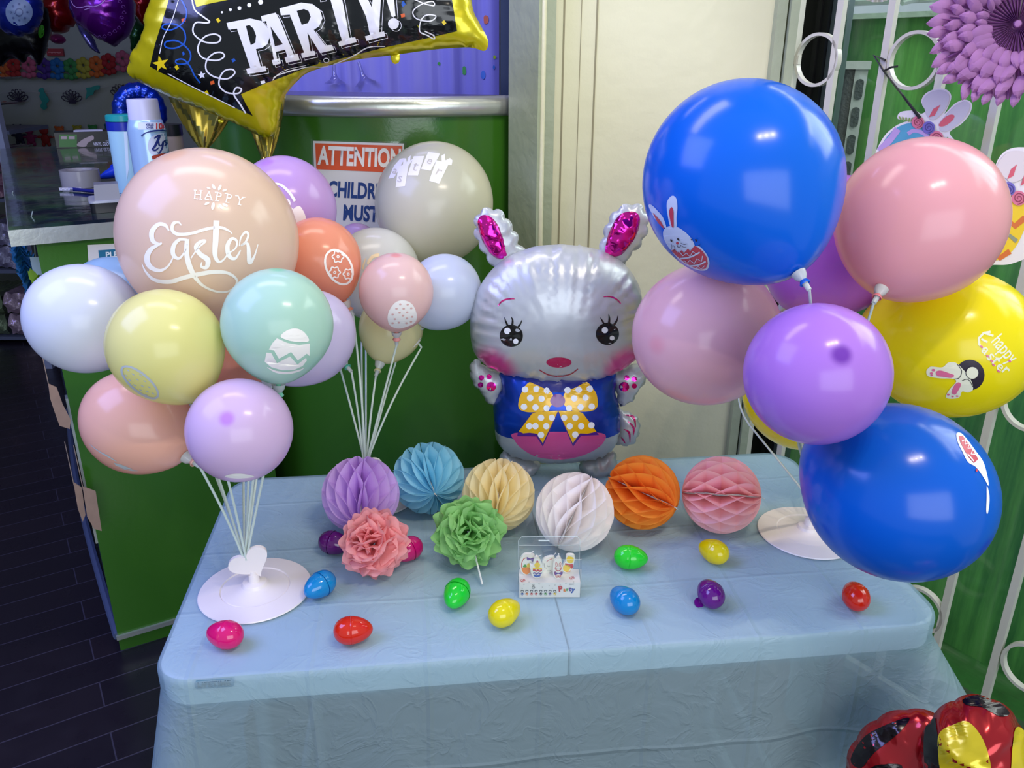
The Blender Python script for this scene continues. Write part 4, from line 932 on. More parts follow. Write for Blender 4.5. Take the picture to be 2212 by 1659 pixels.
# ---------------------------------------------------------------- right cluster
X7 = lambda: Art(1350, 150, 3.318)
e, B = balloon('largest blue balloon, top of the right cluster, with a bunny sticker print', 1602, 396, 1.2, 211, (1694, 604), '0a68de', GR, -1, 1.03, stand=SR, root=RR, transl=.2)
skin = mat('print_pale_grey', 'c9d4ea', rough=.4); redp = mat('print_red', 'c23a50', rough=.4); blkp = mat('print_black', '2d2230', rough=.4); pnk = mat('print_pink', 'e26f93', rough=.4); crm = mat('print_cream', 'f1efd2', rough=.4)
a = X7(); a.blob([(290, 1135), (230, 1085), (190, 1020), (172, 975), (190, 968), (235, 1010), (275, 1060), (298, 1125)], 5); a.blob([(330, 1130), (308, 1040), (302, 960), (325, 915), (350, 905), (372, 930), (378, 990), (372, 1060), (370, 1130)], 5)
a.blob([(280, 1150), (320, 1122), (380, 1130), (440, 1170), (480, 1215), (500, 1270), (460, 1320), (400, 1320), (340, 1300), (300, 1250), (278, 1200)], 5)
a.blob([(345, 1300), (430, 1290), (520, 1262), (570, 1300), (600, 1350), (606, 1395), (590, 1432), (550, 1440), (490, 1425), (420, 1385), (365, 1335)], 5); decal('bunny_print', a, skin, e, B, label='white bunny in an egg')
a = X7(); a.blob([(285, 1140), (240, 1095), (215, 1050), (205, 1028), (225, 1045), (262, 1090)], 4); a.blob([(340, 1125), (325, 1060), (322, 1010), (338, 985), (350, 1010), (352, 1070), (352, 1125)], 4)
a.poly([(335, 1295), (360, 1285), (380, 1308), (410, 1292), (425, 1312), (455, 1280), (470, 1300), (500, 1262), (520, 1268), (560, 1300), (590, 1345), (596, 1390), (582, 1422), (548, 1430), (495, 1415), (430, 1380), (370, 1330)])
a.ell(379, 1242, 10, 9); decal('bunny_red', a, redp, e, B, .0011)
a = X7(); a.stroke([(395, 1300), (420, 1330), (445, 1310), (470, 1335), (490, 1300), (520, 1320)], 6, smooth=False); a.stroke([(400, 1350), (470, 1340), (540, 1305)], 11); a.stroke([(430, 1365), (450, 1382), (470, 1360), (500, 1385), (520, 1350), (552, 1370), (560, 1330)], 6, smooth=False); a.stroke([(470, 1402), (530, 1395), (582, 1370)], 11); a.stroke([(510, 1420), (530, 1405), (550, 1425), (575, 1400)], 5, smooth=False); decal('egg_zigzag', a, skin, e, B, .0016)
a = X7(); a.ell(337, 1222, 6, 11, -25); a.ell(387, 1214, 6, 11, -35); a.stroke([(378, 1252), (385, 1268), (398, 1270), (404, 1258)], 4)
for p in ([(335, 1245), (342, 1265), (336, 1290)], [(352, 1255), (362, 1275), (352, 1300)], [(405, 1240), (430, 1250), (450, 1245)], [(400, 1252), (425, 1268), (445, 1268)]): a.stroke(p, 3)
a.poly([(505, 1212), (525, 1215), (512, 1238)]); a.poly([(528, 1255), (548, 1250), (530, 1262)]); a.poly([(475, 1210), (485, 1212), (482, 1225)]); decal('bunny_ink', a, blkp, e, B, .0016)
e, B = balloon('pink balloon at the top right of the right cluster', 1985, 477, 1.3, 173, (1876, 632), 'f4b4bc', GR, -1, 1.02, tip='f58f95', stand=SR, root=RR, transl=.3)
e, B = balloon('pale pink balloon at the left of the right cluster, beside the bunny', 1527, 722, 1.373, 153, (1672, 690), 'eebfc8', GR, 1, 1.12, stand=SR, root=RR, transl=.3)
e, B = balloon('violet balloon in front of the right cluster with its dark tip facing out', 1763, 808, 1.1, 153, (1768, 850), 'b880e2', GR, 1, 1.0, tip='7a3fae', stand=SR, root=RR, transl=.22)
e, B = balloon('purple balloon wedged behind the big blue and the pink one', 1800, 535, 1.583, 148, (1730, 650), 'c878dc', GR, 1, 1.05, stand=SR, root=RR, transl=.35)
e, B = balloon('yellow balloon at the right with a diving bunny and Easter wording', 2049, 741, 1.46, 160, (1900, 700), 'ffee14', GR, 1, 1.09, stand=SR, root=RR, transl=.22)
X6 = lambda: Art(1500, 560, 2.37)
a = X6(); a.ell(1410, 592, 75, 78); decal('burrow', a, blkp, e, B)
a = X6(); a.blob([(1195, 560), (1215, 548), (1270, 552), (1300, 528), (1340, 530), (1372, 560), (1400, 590), (1420, 630), (1425, 665), (1400, 680), (1370, 675), (1355, 705), (1310, 712), (1287, 700), (1310, 660), (1340, 625), (1320, 610), (1260, 608), (1200, 598), (1188, 578)], 5); a.ell(1422, 580, 33, 32); decal('diving_bunny', a, crm, e, B, .0011, label='cream diving bunny')
a = X6(); a.blob([(1238, 575), (1262, 568), (1300, 580), (1330, 592), (1315, 605), (1280, 600), (1245, 595)], 4); a.blob([(1318, 680), (1330, 645), (1352, 628), (1364, 640), (1350, 670), (1335, 690)], 4)
for (x, y, s) in ((1225, 566, 9), (1215, 582, 8), (1216, 592, 6), (1300, 690, 7), (1322, 700, 6), (1345, 698, 6)): a.ell(x, y, s, s*.7)
decal('bunny_paw_pads', a, pnk, e, B, .0016)
a = X6(); a.stroke([(1345, 535), (1368, 570), (1355, 605), (1325, 612)], 3); a.ring(1422, 580, 34, 33, 3); a.stroke([(1370, 620), (1395, 612), (1412, 625), (1424, 650)], 3); decal('bunny_ink', a, blkp, e, B, .0016)
a = X6()
a.text('happy', 1592, 458, 72, rot=50, bold=.01, width=150)
a.stroke([(1515, 372), (1480, 378), (1455, 405), (1458, 440)], 12, smooth=False); a.stroke([(1484, 378), (1530, 392)], 11, smooth=False); a.stroke([(1468, 408), (1500, 425)], 10); a.stroke([(1458, 438), (1485, 460)], 10)
for ch, x, y, h, r_ in (('a', 1494, 462, 62, 45), ('s', 1522, 494, 70, 48), ('t', 1548, 516, 80, 50), ('e', 1568, 546, 62, 40), ('r', 1600, 564, 70, 45)): a.text(ch, x, y, h*.8, rot=r_, bold=.012)
decal('happy_easter_wording', a, crm, e, B, .0006)
a = X6()
for (x, y) in ((1470, 448), (1500, 495), (1530, 540), (1556, 572), (1612, 520), (1520, 520)): a.ell(x, y, 9, 5, 40)
decal('lettering_shade', a, pnk, e, B, .0011)
e, B = balloon('low blue balloon at the front right with a red egg print on its side', 1936, 1060, 1.2, 188, (1800, 950), '0a62d4', GR, 1, 1.07, stand=SR, root=RR, transl=.2)
a = X6(); a.blob([(1340, 895), (1365, 892), (1400, 930), (1440, 985), (1478, 1040), (1500, 1120), (1503, 1160), (1480, 1120), (1440, 1065), (1400, 1040), (1370, 985), (1348, 940)], 5); a.blob([(1495, 1160), (1507, 1200), (1508, 1250), (1500, 1300), (1492, 1290), (1494, 1220)], 4); decal('side_print', a, mat('print_white', 'f2f4fb', rough=.4), e, B)
a = X6(); a.poly([(1350, 905), (1370, 905), (1395, 940), (1430, 990), (1450, 1025), (1428, 1045), (1405, 1020), (1380, 980), (1360, 940)]); a.ell(1442, 1082, 5, 8); decal('egg_print', a, redp, e, B, .0011)
a = X6(); a.stroke([(1365, 935), (1385, 925), (1380, 950), (1405, 945), (1395, 970), (1422, 970), (1412, 1000), (1436, 1000)], 5, smooth=False); a.stroke([(1395, 1000), (1425, 1035)], 6); decal('egg_zigzag', a, mat('print_white', 'f2f4fb'), e, B, .0016)
e, B = balloon('yellow balloon mostly hidden behind the violet one', 1735, 842, 1.62, 128, (1745, 760), 'ffee14', GR, 1, 1.05, stand=SR, root=RR, transl=.25)


# ---------------------------------------------------------------- sticks, bent round the balloons that are in their way
for E_, ax, root, stand, own in sticks:
    R0 = root+Vector((random.uniform(-.003, .003), random.uniform(-.002, .002), 0)); D = (E_-R0).length; n = 26
    pts = []
    for k in range(n+1):
        t = k/n; pts.append(((1-t)**3)*R0+3*((1-t)**2)*t*(R0+Vector((0, 0, D*.38))*.6+(E_-R0)*.2)+3*(1-t)*t*t*(E_-ax*D*.22)+t**3*E_)
    for it in range(220):
        for k in range(1, n):
            pts[k] = pts[k]*.4+(pts[k-1]+pts[k+1])*.3
            for j, (c, r, _) in enumerate(bal):
                v = pts[k]-c; l = v.length
                if l < r+.004: pts[k] = c+v*((r+.004)/l)
    mb = MB(); mb.tube([tuple(p) for p in pts], .0021, 8); obj('stick', mb, stickm, stand)

# ================================================================ RABBIT FOIL BALLOON
RN = np.array([.02, -1, 0]); RN /= np.linalg.norm(RN); RP = np.array([.09, 1.60, 1.0])
z6 = lambda L: [(1000+p[0]/2.676, 430+p[1]/2.676) for p in L]
rb = thing('bunny_foil_balloon', 'silver bunny shaped foil balloon in a blue vest with a yellow bow', 'balloon', (.09, 1.60, TZ))
def foilmat(name, col, metal=.55, rough=.26, fine=True, var=0):
    if name in _mc: return _mc[name]
    m = mat(name, col, rough=rough, metal=metal, coat=.35); nt = m.node_tree; b = nt.nodes['Principled BSDF']
    tc = nt.nodes.new('ShaderNodeTexCoord'); n = nt.nodes.new('ShaderNodeTexNoise'); n.inputs['Scale'].default_value = 9; n.inputs['Detail'].default_value = 2
    bp_ = nt.nodes.new('ShaderNodeBump'); bp_.inputs['Strength'].default_value = .16; bp_.inputs['Distance'].default_value = .02
    nt.links.new(tc.outputs['Object'], n.inputs[0]); nt.links.new(n.outputs[0], bp_.inputs['Height']); nt.links.new(bp_.outputs[0], b.inputs['Normal']); return m
fw = foilmat('pearl_silver_foil', 'b9bdc1', .32, .36); 
hm = fw.copy(); hm.name = 'bunny_head_foil'
HO = z6([(380, 284), (460, 268), (600, 264), (750, 284), (840, 315), (930, 372), (992, 450), (1030, 540), (1044, 680), (1045, 800), (1012, 900), (950, 968), (850, 1012), (700, 1040), (560, 1048), (420, 1040), (280, 1012), (150, 970), (72, 900), (44, 800), (44, 680), (60, 590), (100, 500), (170, 405), (270, 328)])
earL = z6([(70, 150), (85, 95), (125, 62), (190, 62), (240, 95), (275, 150), (305, 200), (318, 250), (345, 290), (390, 320), (300, 380), (190, 400), (150, 350), (105, 280), (78, 215)])
earR = z6([(790, 290), (812, 215), (838, 140), (880, 75), (940, 38), (1010, 35), (1058, 75), (1070, 140), (1052, 210), (1010, 280), (950, 340), (930, 400), (850, 350), (760, 320)])
kw = dict(lam=.02, amp=.16, fall=.022)
eLo = foil('ear', earL, RP, RN, .006, .018, fw, rb, scallop=.008, slam=.030, off=-.006, **kw)
eRo = foil('ear', earR, RP, RN, .006, .018, fw, rb, scallop=.008, slam=.030, off=-.006, **kw)
bd_ = foil('body', z6([(235, 985), (222, 1090), (178, 1180), (182, 1290), (192, 1385), (240, 1455), (330, 1494), (540, 1514), (760, 1496), (862, 1445), (906, 1345), (906, 1215), (882, 1120), (862, 985), (560, 960)]), RP, RN, .007, .070, fw, rb, off=.01, lam=.016, amp=.10, fall=.02, seed=3)
hd = foil('head', HO, RP, RN, .008, .085, hm, rb, off=.012, lam=.024, amp=.14, fall=.035, seed=1)
for L, sd in (([(40, 985), (55, 940), (85, 930), (130, 968), (200, 1000), (245, 1010), (230, 1100), (195, 1180), (170, 1192), (130, 1160), (110, 1120), (68, 1075), (48, 1030)], 4), ([(850, 1010), (900, 995), (960, 965), (1025, 952), (1062, 1000), (1050, 1060), (1010, 1110), (985, 1160), (920, 1195), (900, 1180), (885, 1100)], 5)):
    am_ = foil('arm', z6(L), RP, RN, .006, .024, fw, rb, scallop=.004, slam=.022, off=.0, seed=sd, **kw)
    if sd == 4: aL = am_
    else: aR = am_
tl = foil('tail', z6([(895, 1225), (955, 1235), (1010, 1270), (1018, 1340), (990, 1405), (935, 1422), (880, 1410), (890, 1330)]), RP, RN, .006, .022, fw, rb, scallop=.006, slam=.02, off=-.012, seed=6, **kw)
foil('foot', z6([(235, 1455), (330, 1480), (440, 1525), (420, 1580), (340, 1612), (260, 1575), (215, 1520)]), RP, RN, .006, .03, fw, rb, scallop=.003, slam=.025, off=0, seed=7, **kw)
foil('foot', z6([(680, 1515), (780, 1480), (865, 1455), (890, 1520), (860, 1580), (770, 1612), (690, 1580)]), RP, RN, .006, .03, fw, rb, scallop=.003, slam=.025, off=0, seed=8, **kw)
def blush(m, spots, col):
    nt = m.node_tree; b = nt.nodes['Principled BSDF']; tc = nt.nodes.new('ShaderNodeTexCoord'); acc = None
    for (p, r) in spots:
        v = nt.nodes.new('ShaderNodeVectorMath'); v.operation = 'DISTANCE'; v.inputs[1].default_value = tuple(p); nt.links.new(tc.outputs['Object'], v.inputs[0])
        mr = nt.nodes.new('ShaderNodeMapRange'); mr.interpolation_type = 'SMOOTHSTEP'; mr.inputs[1].default_value = r*.35; mr.inputs[2].default_value = r; mr.inputs[3].default_value = 1; mr.inputs[4].default_value = 0
        nt.links.new(v.outputs['Value'], mr.inputs[0])
        if acc is None: acc = mr.outputs[0]
        else:
            mm = nt.nodes.new('ShaderNodeMath'); mm.operation = 'MAXIMUM'; nt.links.new(acc, mm.inputs[0]); nt.links.new(mr.outputs[0], mm.inputs[1]); acc = mm.outputs[0]
    mx = nt.nodes.new('ShaderNodeMix'); mx.data_type = 'RGBA'; mx.inputs[6].default_value = b.inputs['Base Color'].default_value[:]; mx.inputs[7].default_value = lin(col)
    nt.links.new(acc, mx.inputs[0]); nt.links.new(mx.outputs[2], b.inputs['Base Color'])
hb = bvh_of(hd)
def hit(B, x, y):
    h = B.ray_cast(Vector(CC), Vector(ray(x, y)).normalized()); return h[0]
w0 = Vector(wloc(rb)); sp_ = []
for q in ((185, 965), (930, 955)):
    p = hit(hb, *z6([q])[0]); 
    if p is not None: sp_.append((p-w0, .062))
blush(hm, sp_, 'cf3f86')
ZR = lambda: Art(1000, 430, 2.676)
ink = mat('foil_black_ink', '15130f', rough=.2, coat=.4); mag = mat('foil_magenta', 'c2186f', rough=.18, metal=.35, coat=.5); wf = mat('foil_white_ink', 'eef0f2', rough=.25, coat=.3)
for EX in (0, 1):
  a = ZR(); a.ell(*((280, 790, 67, 64), (835, 779, 67, 64))[EX])
  for p in (([(240, 683, 3), (248, 705, 8), (262, 738, 12)], [(280, 680, 3), (288, 702, 10), (284, 738, 14)], [(340, 700, 3), (332, 722, 9), (312, 748, 13)]), ([(795, 685, 3), (806, 706, 9), (820, 730, 12)], [(842, 665, 3), (846, 692, 10), (843, 725, 14)], [(895, 675, 3), (890, 700, 9), (872, 728, 13)]))[EX]: a.stroke(p)
  decal('eye', a, ink, hd, hb, label='black printed eye with lashes')
a = ZR(); a.ell(258, 762, 19); a.ell(306, 821, 15); a.ell(819, 757, 18); a.ell(861, 802, 14); decal('eye_glint', a, wf, hd, hb, .0012)
a = ZR(); a.stroke([(205, 617, 5), (225, 592, 9), (260, 578, 9), (298, 577, 6)]); a.stroke([(812, 566, 5), (850, 564, 9), (888, 580, 9), (912, 604, 6)]); decal('eyebrow', a, mag, hd, hb)
a = ZR(); a.ell(555, 944, 73, 30); decal('nose', a, mat('nose_magenta', 'a8194e', rough=.25, coat=.3), hd, hb)
a = ZR(); a.stroke([(442, 986, 6), (490, 1014, 6), (555, 1023, 6), (620, 1012, 6), (665, 981, 6)]); decal('mouth', a, mat('mouth_ink', '9c2a3c', rough=.3), hd, hb)
mgf = foilmat('magenta_mirror_foil', 'e0149a', .9, .12)
foil('ear_lining', z6([(85, 135), (100, 100), (130, 92), (170, 110), (205, 155), (230, 215), (250, 280), (255, 330), (215, 350), (165, 322), (125, 265), (98, 205)]), RP, RN, .006, .012, mgf, eLo, off=.009, lam=.03, amp=.25, fall=.02, label='magenta mirror foil')
foil('ear_lining', z6([(822, 300), (835, 225), (865, 150), (905, 92), (960, 72), (1005, 80), (1024, 120), (1010, 195), (975, 260), (925, 315), (885, 332), (835, 326)]), RP, RN, .006, .012, mgf, eRo, off=.009, lam=.03, amp=.25, fall=.02, label='magenta mirror foil')
bb = bvh_of(bd_)
vm = fw.copy(); vm.name = 'bunny_body_foil'; bd_.data.materials[0] = vm; nt = vm.node_tree; b_ = nt.nodes['Principled BSDF']
hem = onpl(*z6([(560, 1347)])[0], RP+RN*-.0, RN)[2]-TZ+.012
tc = nt.nodes.new('ShaderNodeTexCoord'); sx_ = nt.nodes.new('ShaderNodeSeparateXYZ'); gt = nt.nodes.new('ShaderNodeMath'); gt.operation = 'GREATER_THAN'; gt.inputs[1].default_value = float(hem)
nt.links.new(tc.outputs['Object'], sx_.inputs[0]); nt.links.new(sx_.outputs[2], gt.inputs[0])
mx = nt.nodes.new('ShaderNodeMix'); mx.data_type = 'RGBA'; mx.inputs[6].default_value = lin('b4b8bd'); mx.inputs[7].default_value = lin('0a3fb4'); nt.links.new(gt.outputs[0], mx.inputs[0]); nt.links.new(mx.outputs[2], b_.inputs['Base Color'])
mr = nt.nodes.new('ShaderNodeMapRange'); mr.inputs[3].default_value = .45; mr.inputs[4].default_value = .75; nt.links.new(gt.outputs[0], mr.inputs[0]); nt.links.new(mr.outputs[0], b_.inputs['Metallic'])
a = ZR(); a.blob([(300, 1352), (560, 1345), (800, 1352), (815, 1400), (760, 1450), (670, 1488), (560, 1505), (430, 1490), (345, 1445), (300, 1395)], 5); decal('belly', a, foilmat('pink_belly_foil', 'e0559c', .4, .3), bd_, bb, .0006, label='pink belly')
a = ZR(); a.poly([(330, 1040), (800, 1030), (720, 1062), (600, 1118), (505, 1118), (400, 1062)]); decal('collar', a, mat('navy_collar', '1c1f7a', rough=.3, coat=.3), bd_, bb, .0012)
a = ZR(); a.poly([(400, 1235), (318, 1352), (315, 1368), (425, 1370), (462, 1428), (550, 1232), (636, 1428), (682, 1366), (785, 1362), (770, 1345), (680, 1230)]); decal('bow_trim', a, mat('bow_purple', '4a1c84', rough=.3, coat=.3), bd_, bb, .0014)
bowm = mat('bow_yellow', 'efb90e', rough=.25, coat=.5, metal=.1)
a = ZR(); a.blob([(392, 1062), (430, 1078), (505, 1112), (522, 1150), (512, 1190), (480, 1218), (430, 1230), (360, 1228), (324, 1205), (328, 1150), (350, 1100), (375, 1068)], 5); a.blob([(708, 1062), (650, 1090), (592, 1118), (580, 1160), (590, 1196), (625, 1220), (680, 1228), (745, 1222), (776, 1195), (770, 1130), (745, 1090), (722, 1064)], 5)
a.poly([(430, 1228), (400, 1240), (325, 1340), (350, 1352), (385, 1348), (428, 1354), (462, 1408), (550, 1222)]); a.poly([(550, 1222), (634, 1408), (676, 1352), (720, 1354), (770, 1342), (690, 1235), (660, 1226)]); decal('bow', a, bowm, bd_, bb, .0019, label='yellow bow with white dots')
a = ZR()
for (x, y) in ((360, 1102), (425, 1100), (390, 1150), (455, 1155), (355, 1200), (420, 1203), (484, 1208), (452, 1262), (514, 1262), (385, 1310), (420, 1310), (482, 1310), (452, 1360), (484, 1108), (604, 1105), (668, 1102), (732, 1098), (642, 1152), (706, 1148), (678, 1202), (742, 1198), (612, 1208), (584, 1262), (648, 1262), (616, 1310), (682, 1310), (740, 1305), (648, 1358)): a.ell(x, y, 18, 18)
decal('bow_dots', a, wf, bd_, bb, .0024)
a = ZR(); a.ell(548, 1165, 43, 37); decal('bow_knot', a, mat('bow_knot_purple', '7c2d86', rough=.25, coat=.4), bd_, bb, .0028)
for o_, sp2 in ((aL, ((107, 1033, 16), (151, 1028, 15), (103, 1074, 16), (163, 1084, 28))), (aR, ((947, 1033, 15), (990, 1040, 16), (990, 1080, 15), (932, 1085, 29)))):
    a = ZR(); [a.ell(x, y, r_, r_*.95) for x, y, r_ in sp2]; decal('paw_pads', a, mgf, o_, bvh_of(o_), .0008, label='magenta paw pads')
a = ZR()
for p in ([(935, 1248, 3), (985, 1262, 14), (998, 1320, 3)], [(950, 1282, 3), (985, 1320, 12), (985, 1365, 3)], [(930, 1330, 3), (960, 1350, 12), (965, 1405, 3)], [(915, 1375, 3), (925, 1390, 10), (940, 1412, 3)]): a.stroke(p)
decal('tail_stripes', a, mag, tl, bvh_of(tl), .0008)
# ================================================================ PARTY FOIL BALLOON
z2 = lambda L: [(250+p[0]/2.4578, p[1]/2.4578) for p in L]; Z2 = lambda: Art(250, 0, 2.4578)
PN = np.array([-.05, -1, .08]); PP = atY(650, 100, 1.86)
yf = foilmat('yellow_foil', 'c8bb06', .45, .24)
pt = thing('party_foil_balloon', 'yellow edged black foil balloon with PARTY in white letters', 'balloon', tuple(PP))
po = foil('foil_body', z2([(195, -60), (178, 20), (150, 160), (105, 250), (68, 340), (62, 385), (110, 425), (300, 520), (500, 600), (640, 660), (755, 718), (812, 728), (850, 695), (868, 610), (892, 520), (960, 435), (1040, 378), (1250, 322), (1480, 292), (1700, 262), (1880, 252), (1960, 270), (1976, 215), (1935, 130), (1900, 60), (1885, -30), (1860, -160), (1600, -230), (1200, -210), (800, -260), (400, -320), (260, -260)]), PP, PN, .0105, .075, yf, pt, lam=.022, amp=.12, fall=.03, seed=11, smooth_n=4)
pb = bvh_of(po)
blk = foilmat('black_foil', '0a0a0c', .3, .16)
a = Z2(); a.poly([(300, -60), (265, 60), (210, 235), (182, 352), (235, 382), (480, 500), (728, 615), (690, 550), (665, 500), (800, 440), (920, 395), (1030, 350), (1200, 308), (1440, 248), (1640, 205), (1812, 165), (1795, 60), (1775, -60), (1500, -120), (1000, -120)]); decal('black_panel', a, blk, po, pb, .0008, maxlen=9)
a = Z2(); a.poly([(380, -130), (430, 38), (500, 20), (640, -8), (900, -60), (1100, -130)]); decal('yellow_notch', a, yf, po, pb, .0014, maxlen=9)
pw = mat('party_white_ink', 'e6e4e2', rough=.25, coat=.3)
LT = [[[(590, 122), (640, 112), (715, 98), (775, 112), (808, 150), (818, 195), (806, 235), (780, 253), (745, 260), (770, 352), (795, 350), (800, 376), (700, 393), (693, 365), (716, 359), (645, 152), (600, 158)], [(692, 138), (718, 240), (742, 226), (746, 190), (732, 152), (712, 134)]],
      [[(772, 86), (850, 68), (872, 105), (945, 288), (965, 283), (976, 316), (905, 332), (896, 303), (912, 298), (900, 262), (848, 275), (856, 312), (870, 309), (876, 336), (836, 346), (828, 319), (840, 315), (800, 112), (778, 116)], [(822, 140), (845, 245), (888, 234)]],
      [[(870, 45), (985, 15), (1045, 22), (1085, 52), (1098, 98), (1080, 140), (1052, 158), (1115, 240), (1150, 236), (1160, 262), (1085, 280), (1018, 172), (1034, 270), (1055, 268), (1060, 290), (990, 306), (984, 282), (1000, 277), (925, 78), (878, 82)], [(962, 58), (988, 132), (1022, 122), (1036, 90), (1024, 58), (1000, 48)]],
      [[(1075, 0), (1070, -60), (1300, -95), (1312, -35), (1270, -28), (1258, -62), (1195, -50), (1240, 200), (1272, 196), (1280, 222), (1186, 245), (1180, 221), (1200, 214), (1130, -38), (1100, -30), (1105, -5)]],
      [[(1250, -60), (1330, -75), (1336, -45), (1322, -42), (1360, 40), (1370, -50), (1352, -52), (1350, -80), (1425, -90), (1428, -62), (1412, -58), (1398, 170), (1425, 165), (1432, 190), (1332, 216), (1324, 192), (1350, 184), (1330, 90), (1275, -32), (1255, -32)]],
      [[(1410, -90), (1470, -100), (1486, 85), (1466, 90)]]]
a = Z2()
for L in LT: a.poly(*L)
a.ell(1475, 125, 29, 29); decal('party_lettering', a, pw, po, pb, .0015, maxlen=9, label='white PARTY lettering')
a = Z2()
for L in LT: a.stroke([(x+13, y+11) for x, y in L[0]], 3, smooth=False, closed=True)
a.ring(1488, 136, 30, 30, 3); a.stroke([(1235, -20), (1240, -22)], 3)
decal('letter_outline', a, pw, po, pb, .0012, maxlen=9)
a = Z2(); a.stroke([(405, -20), (420, 50), (470, 92), (500, 115), (480, 122), (430, 120), (412, 150), (420, 185), (470, 222), (540, 226), (558, 200), (530, 182), (480, 192), (445, 230), (440, 275), (470, 310), (540, 320), (578, 298), (560, 278), (520, 285), (485, 320), (482, 370), (520, 405), (590, 418), (632, 390), (620, 368), (580, 375), (555, 410), (552, 455), (590, 490), (650, 495), (668, 472), (640, 465), (628, 500), (660, 550), (690, 600)], 8, n=5); a.stroke([(338, -10), (300, 110), (255, 200), (235, 285)], 4); a.stroke([(278, 390), (400, 455), (635, 572)], 5)
a.stroke([(1570, -10), (1640, 20), (1690, 30), (1680, 8), (1620, 25), (1578, 62), (1600, 100), (1670, 112), (1700, 85), (1650, 80), (1620, 110), (1615, 165), (1660, 190), (1690, 205), (1685, 185), (1640, 165)], 6, n=5)
a.stroke([(832, 425, 3), (860, 398, 6), (950, 370, 6), (1030, 352, 4), (1120, 350, 5), (1250, 300, 6), (1340, 250, 6), (1430, 245, 3)]); a.stroke([(835, 412, 2), (900, 372, 3), (1010, 345, 3)]); a.ring(1118, 318, 16, 13, 4)
for (x, y, r_) in ((458, 398, 22),): a.star(x, y, r_, 10, rot=-10)
for (x, y, r_) in ((610, 52, 8), (658, 44, 10), (710, 28, 11), (770, 12, 13), (565, 66, 6)): a.ell(x, y, r_)
a.poly([(768, 430), (790, 425), (795, 440), (772, 446)])
decal('streamer_lines', a, pw, po, pb, .0013, maxlen=9)
a = Z2(); a.stroke([(345, -10), (378, 60), (360, 120), (300, 158), (252, 152), (262, 130), (320, 130), (365, 165), (368, 225), (320, 255), (268, 250), (270, 222), (330, 218), (385, 260), (400, 300), (380, 335), (330, 338), (322, 320), (360, 315), (395, 350), (420, 400), (450, 440)], 8, n=5); a.poly([(1520, 8), (1530, 5), (1540, 25), (1525, 38), (1517, 25)]); a.poly([(615, 315), (630, 308), (638, 322), (622, 332)]); a.poly([(355, 278), (362, 272), (370, 288), (358, 295)]); decal('streamer_print', a, mat('party_blue_ink', '0b4fa8', rough=.25, coat=.3), po, pb, .0013, maxlen=9)
a = Z2(); a.star(240, 338, 46, 18, rot=-12)
for (x, y) in ((545, 108), (325, 358), (484, 492), (1742, 120)): a.poly([(x-12, y-4), (x+2, y-14), (x+13, y+3), (x, y+14)])
decal('yellow_confetti', a, mat('party_yellow_ink', 'e0c312', rough=.25), po, pb, .0013, maxlen=9)
a = Z2()
for (x, y) in ((362, 108), (514, 438), (1525, 82)): a.poly([(x-12, y-6), (x+8, y-12), (x+12, y+6), (x-8, y+12)])
decal('orange_confetti', a, mat('party_orange_ink', 'd85a20', rough=.25), po, pb, .0013, maxlen=9)
foil('tab', z2([(1462, 290), (1504, 285), (1506, 325), (1484, 340), (1465, 325)]), PP, PN, .004, .003, yf, pt, lam=.05, amp=0)
foil('tab', z2([(540, 630), (572, 640), (565, 655), (548, 652)]), PP, PN, .004, .003, yf, pt, lam=.05, amp=0)
mb = MB(); q0 = onpl(640, -90, PP, PN); mb.tube([tuple(q0), (q0[0], q0[1], 3.0)], .0012, 5); obj('hanging_line', mb, mat('clear_line', 'cccccc', rough=.3), pt)
# gold striped foil cone behind it
gm = foilmat('gold_foil', 'a08a2c', .85, .2); gm2 = foilmat('dark_gold_foil', '5e5a24', .8, .25)
def conepiece(lab, apex, topL, topR, d, top_y):
    ap = P(*apex, d); e = thing('gold_foil_cone', lab, 'balloon', tuple(ap+np.array([0, 0, -.02]))); tl_, tr_ = P(*topL, d), P(*topR, d); c = (tl_+tr_)/2; R_ = np.linalg.norm(tr_-tl_)/2; V = []; n = 72; rows = 14
    for i in range(rows+1):
        t = i/rows; cc = ap*(1-t)+c*t; rr = .012*(1-t)+R_*(t**.85)
        for k in range(n):
            an = 2*math.pi*k/n; f = 1+.10*math.sin(k*7*2*math.pi/n+i*.3)*(1-t)**.6+.03*math.sin(k*13*2*math.pi/n)
            V.append((cc[0]+rr*f*math.cos(an), cc[1]+rr*f*.55*math.sin(an), cc[2]))
    F = [(i*n+k, i*n+(k+1) % n, (i+1)*n+(k+1) % n, (i+1)*n+k) for i in range(rows) for k in range(n)]
    A_ = [f for f in F if ((f[0] % n)+(f[0]//n)*2) % 12 < 8]; B_ = [f for f in F if ((f[0] % n)+(f[0]//n)*2) % 12 >= 8]
    mb = MB(); mb.add(V, A_); obj('foil_skin', mb, gm, e, ang=80)
    mb = MB(); mb.add(V, B_); obj('foil_stripe', mb, gm2, e, ang=80)
    mb = MB(); mb.add(V[-n:], [tuple(range(n))]); obj('top_panel', mb, gm, e)
    mb = MB(); mb.lathe([(.012, 0), (.016, -.01), (.011, -.018), (.016, -.028), (.010, -.036), (.013, -.05)], ap, (0, 0, 1), 24); obj('crimped_neck', mb, gm, e)
    return e
conepiece('gold striped foil cone bunched above the peach balloon', (440, 318), (345, 150), (545, 150), 1.98, 0)
conepiece('second gold striped foil cone, right of the first and darker', (575, 338), (510, 160), (625, 160), 1.99, 0)

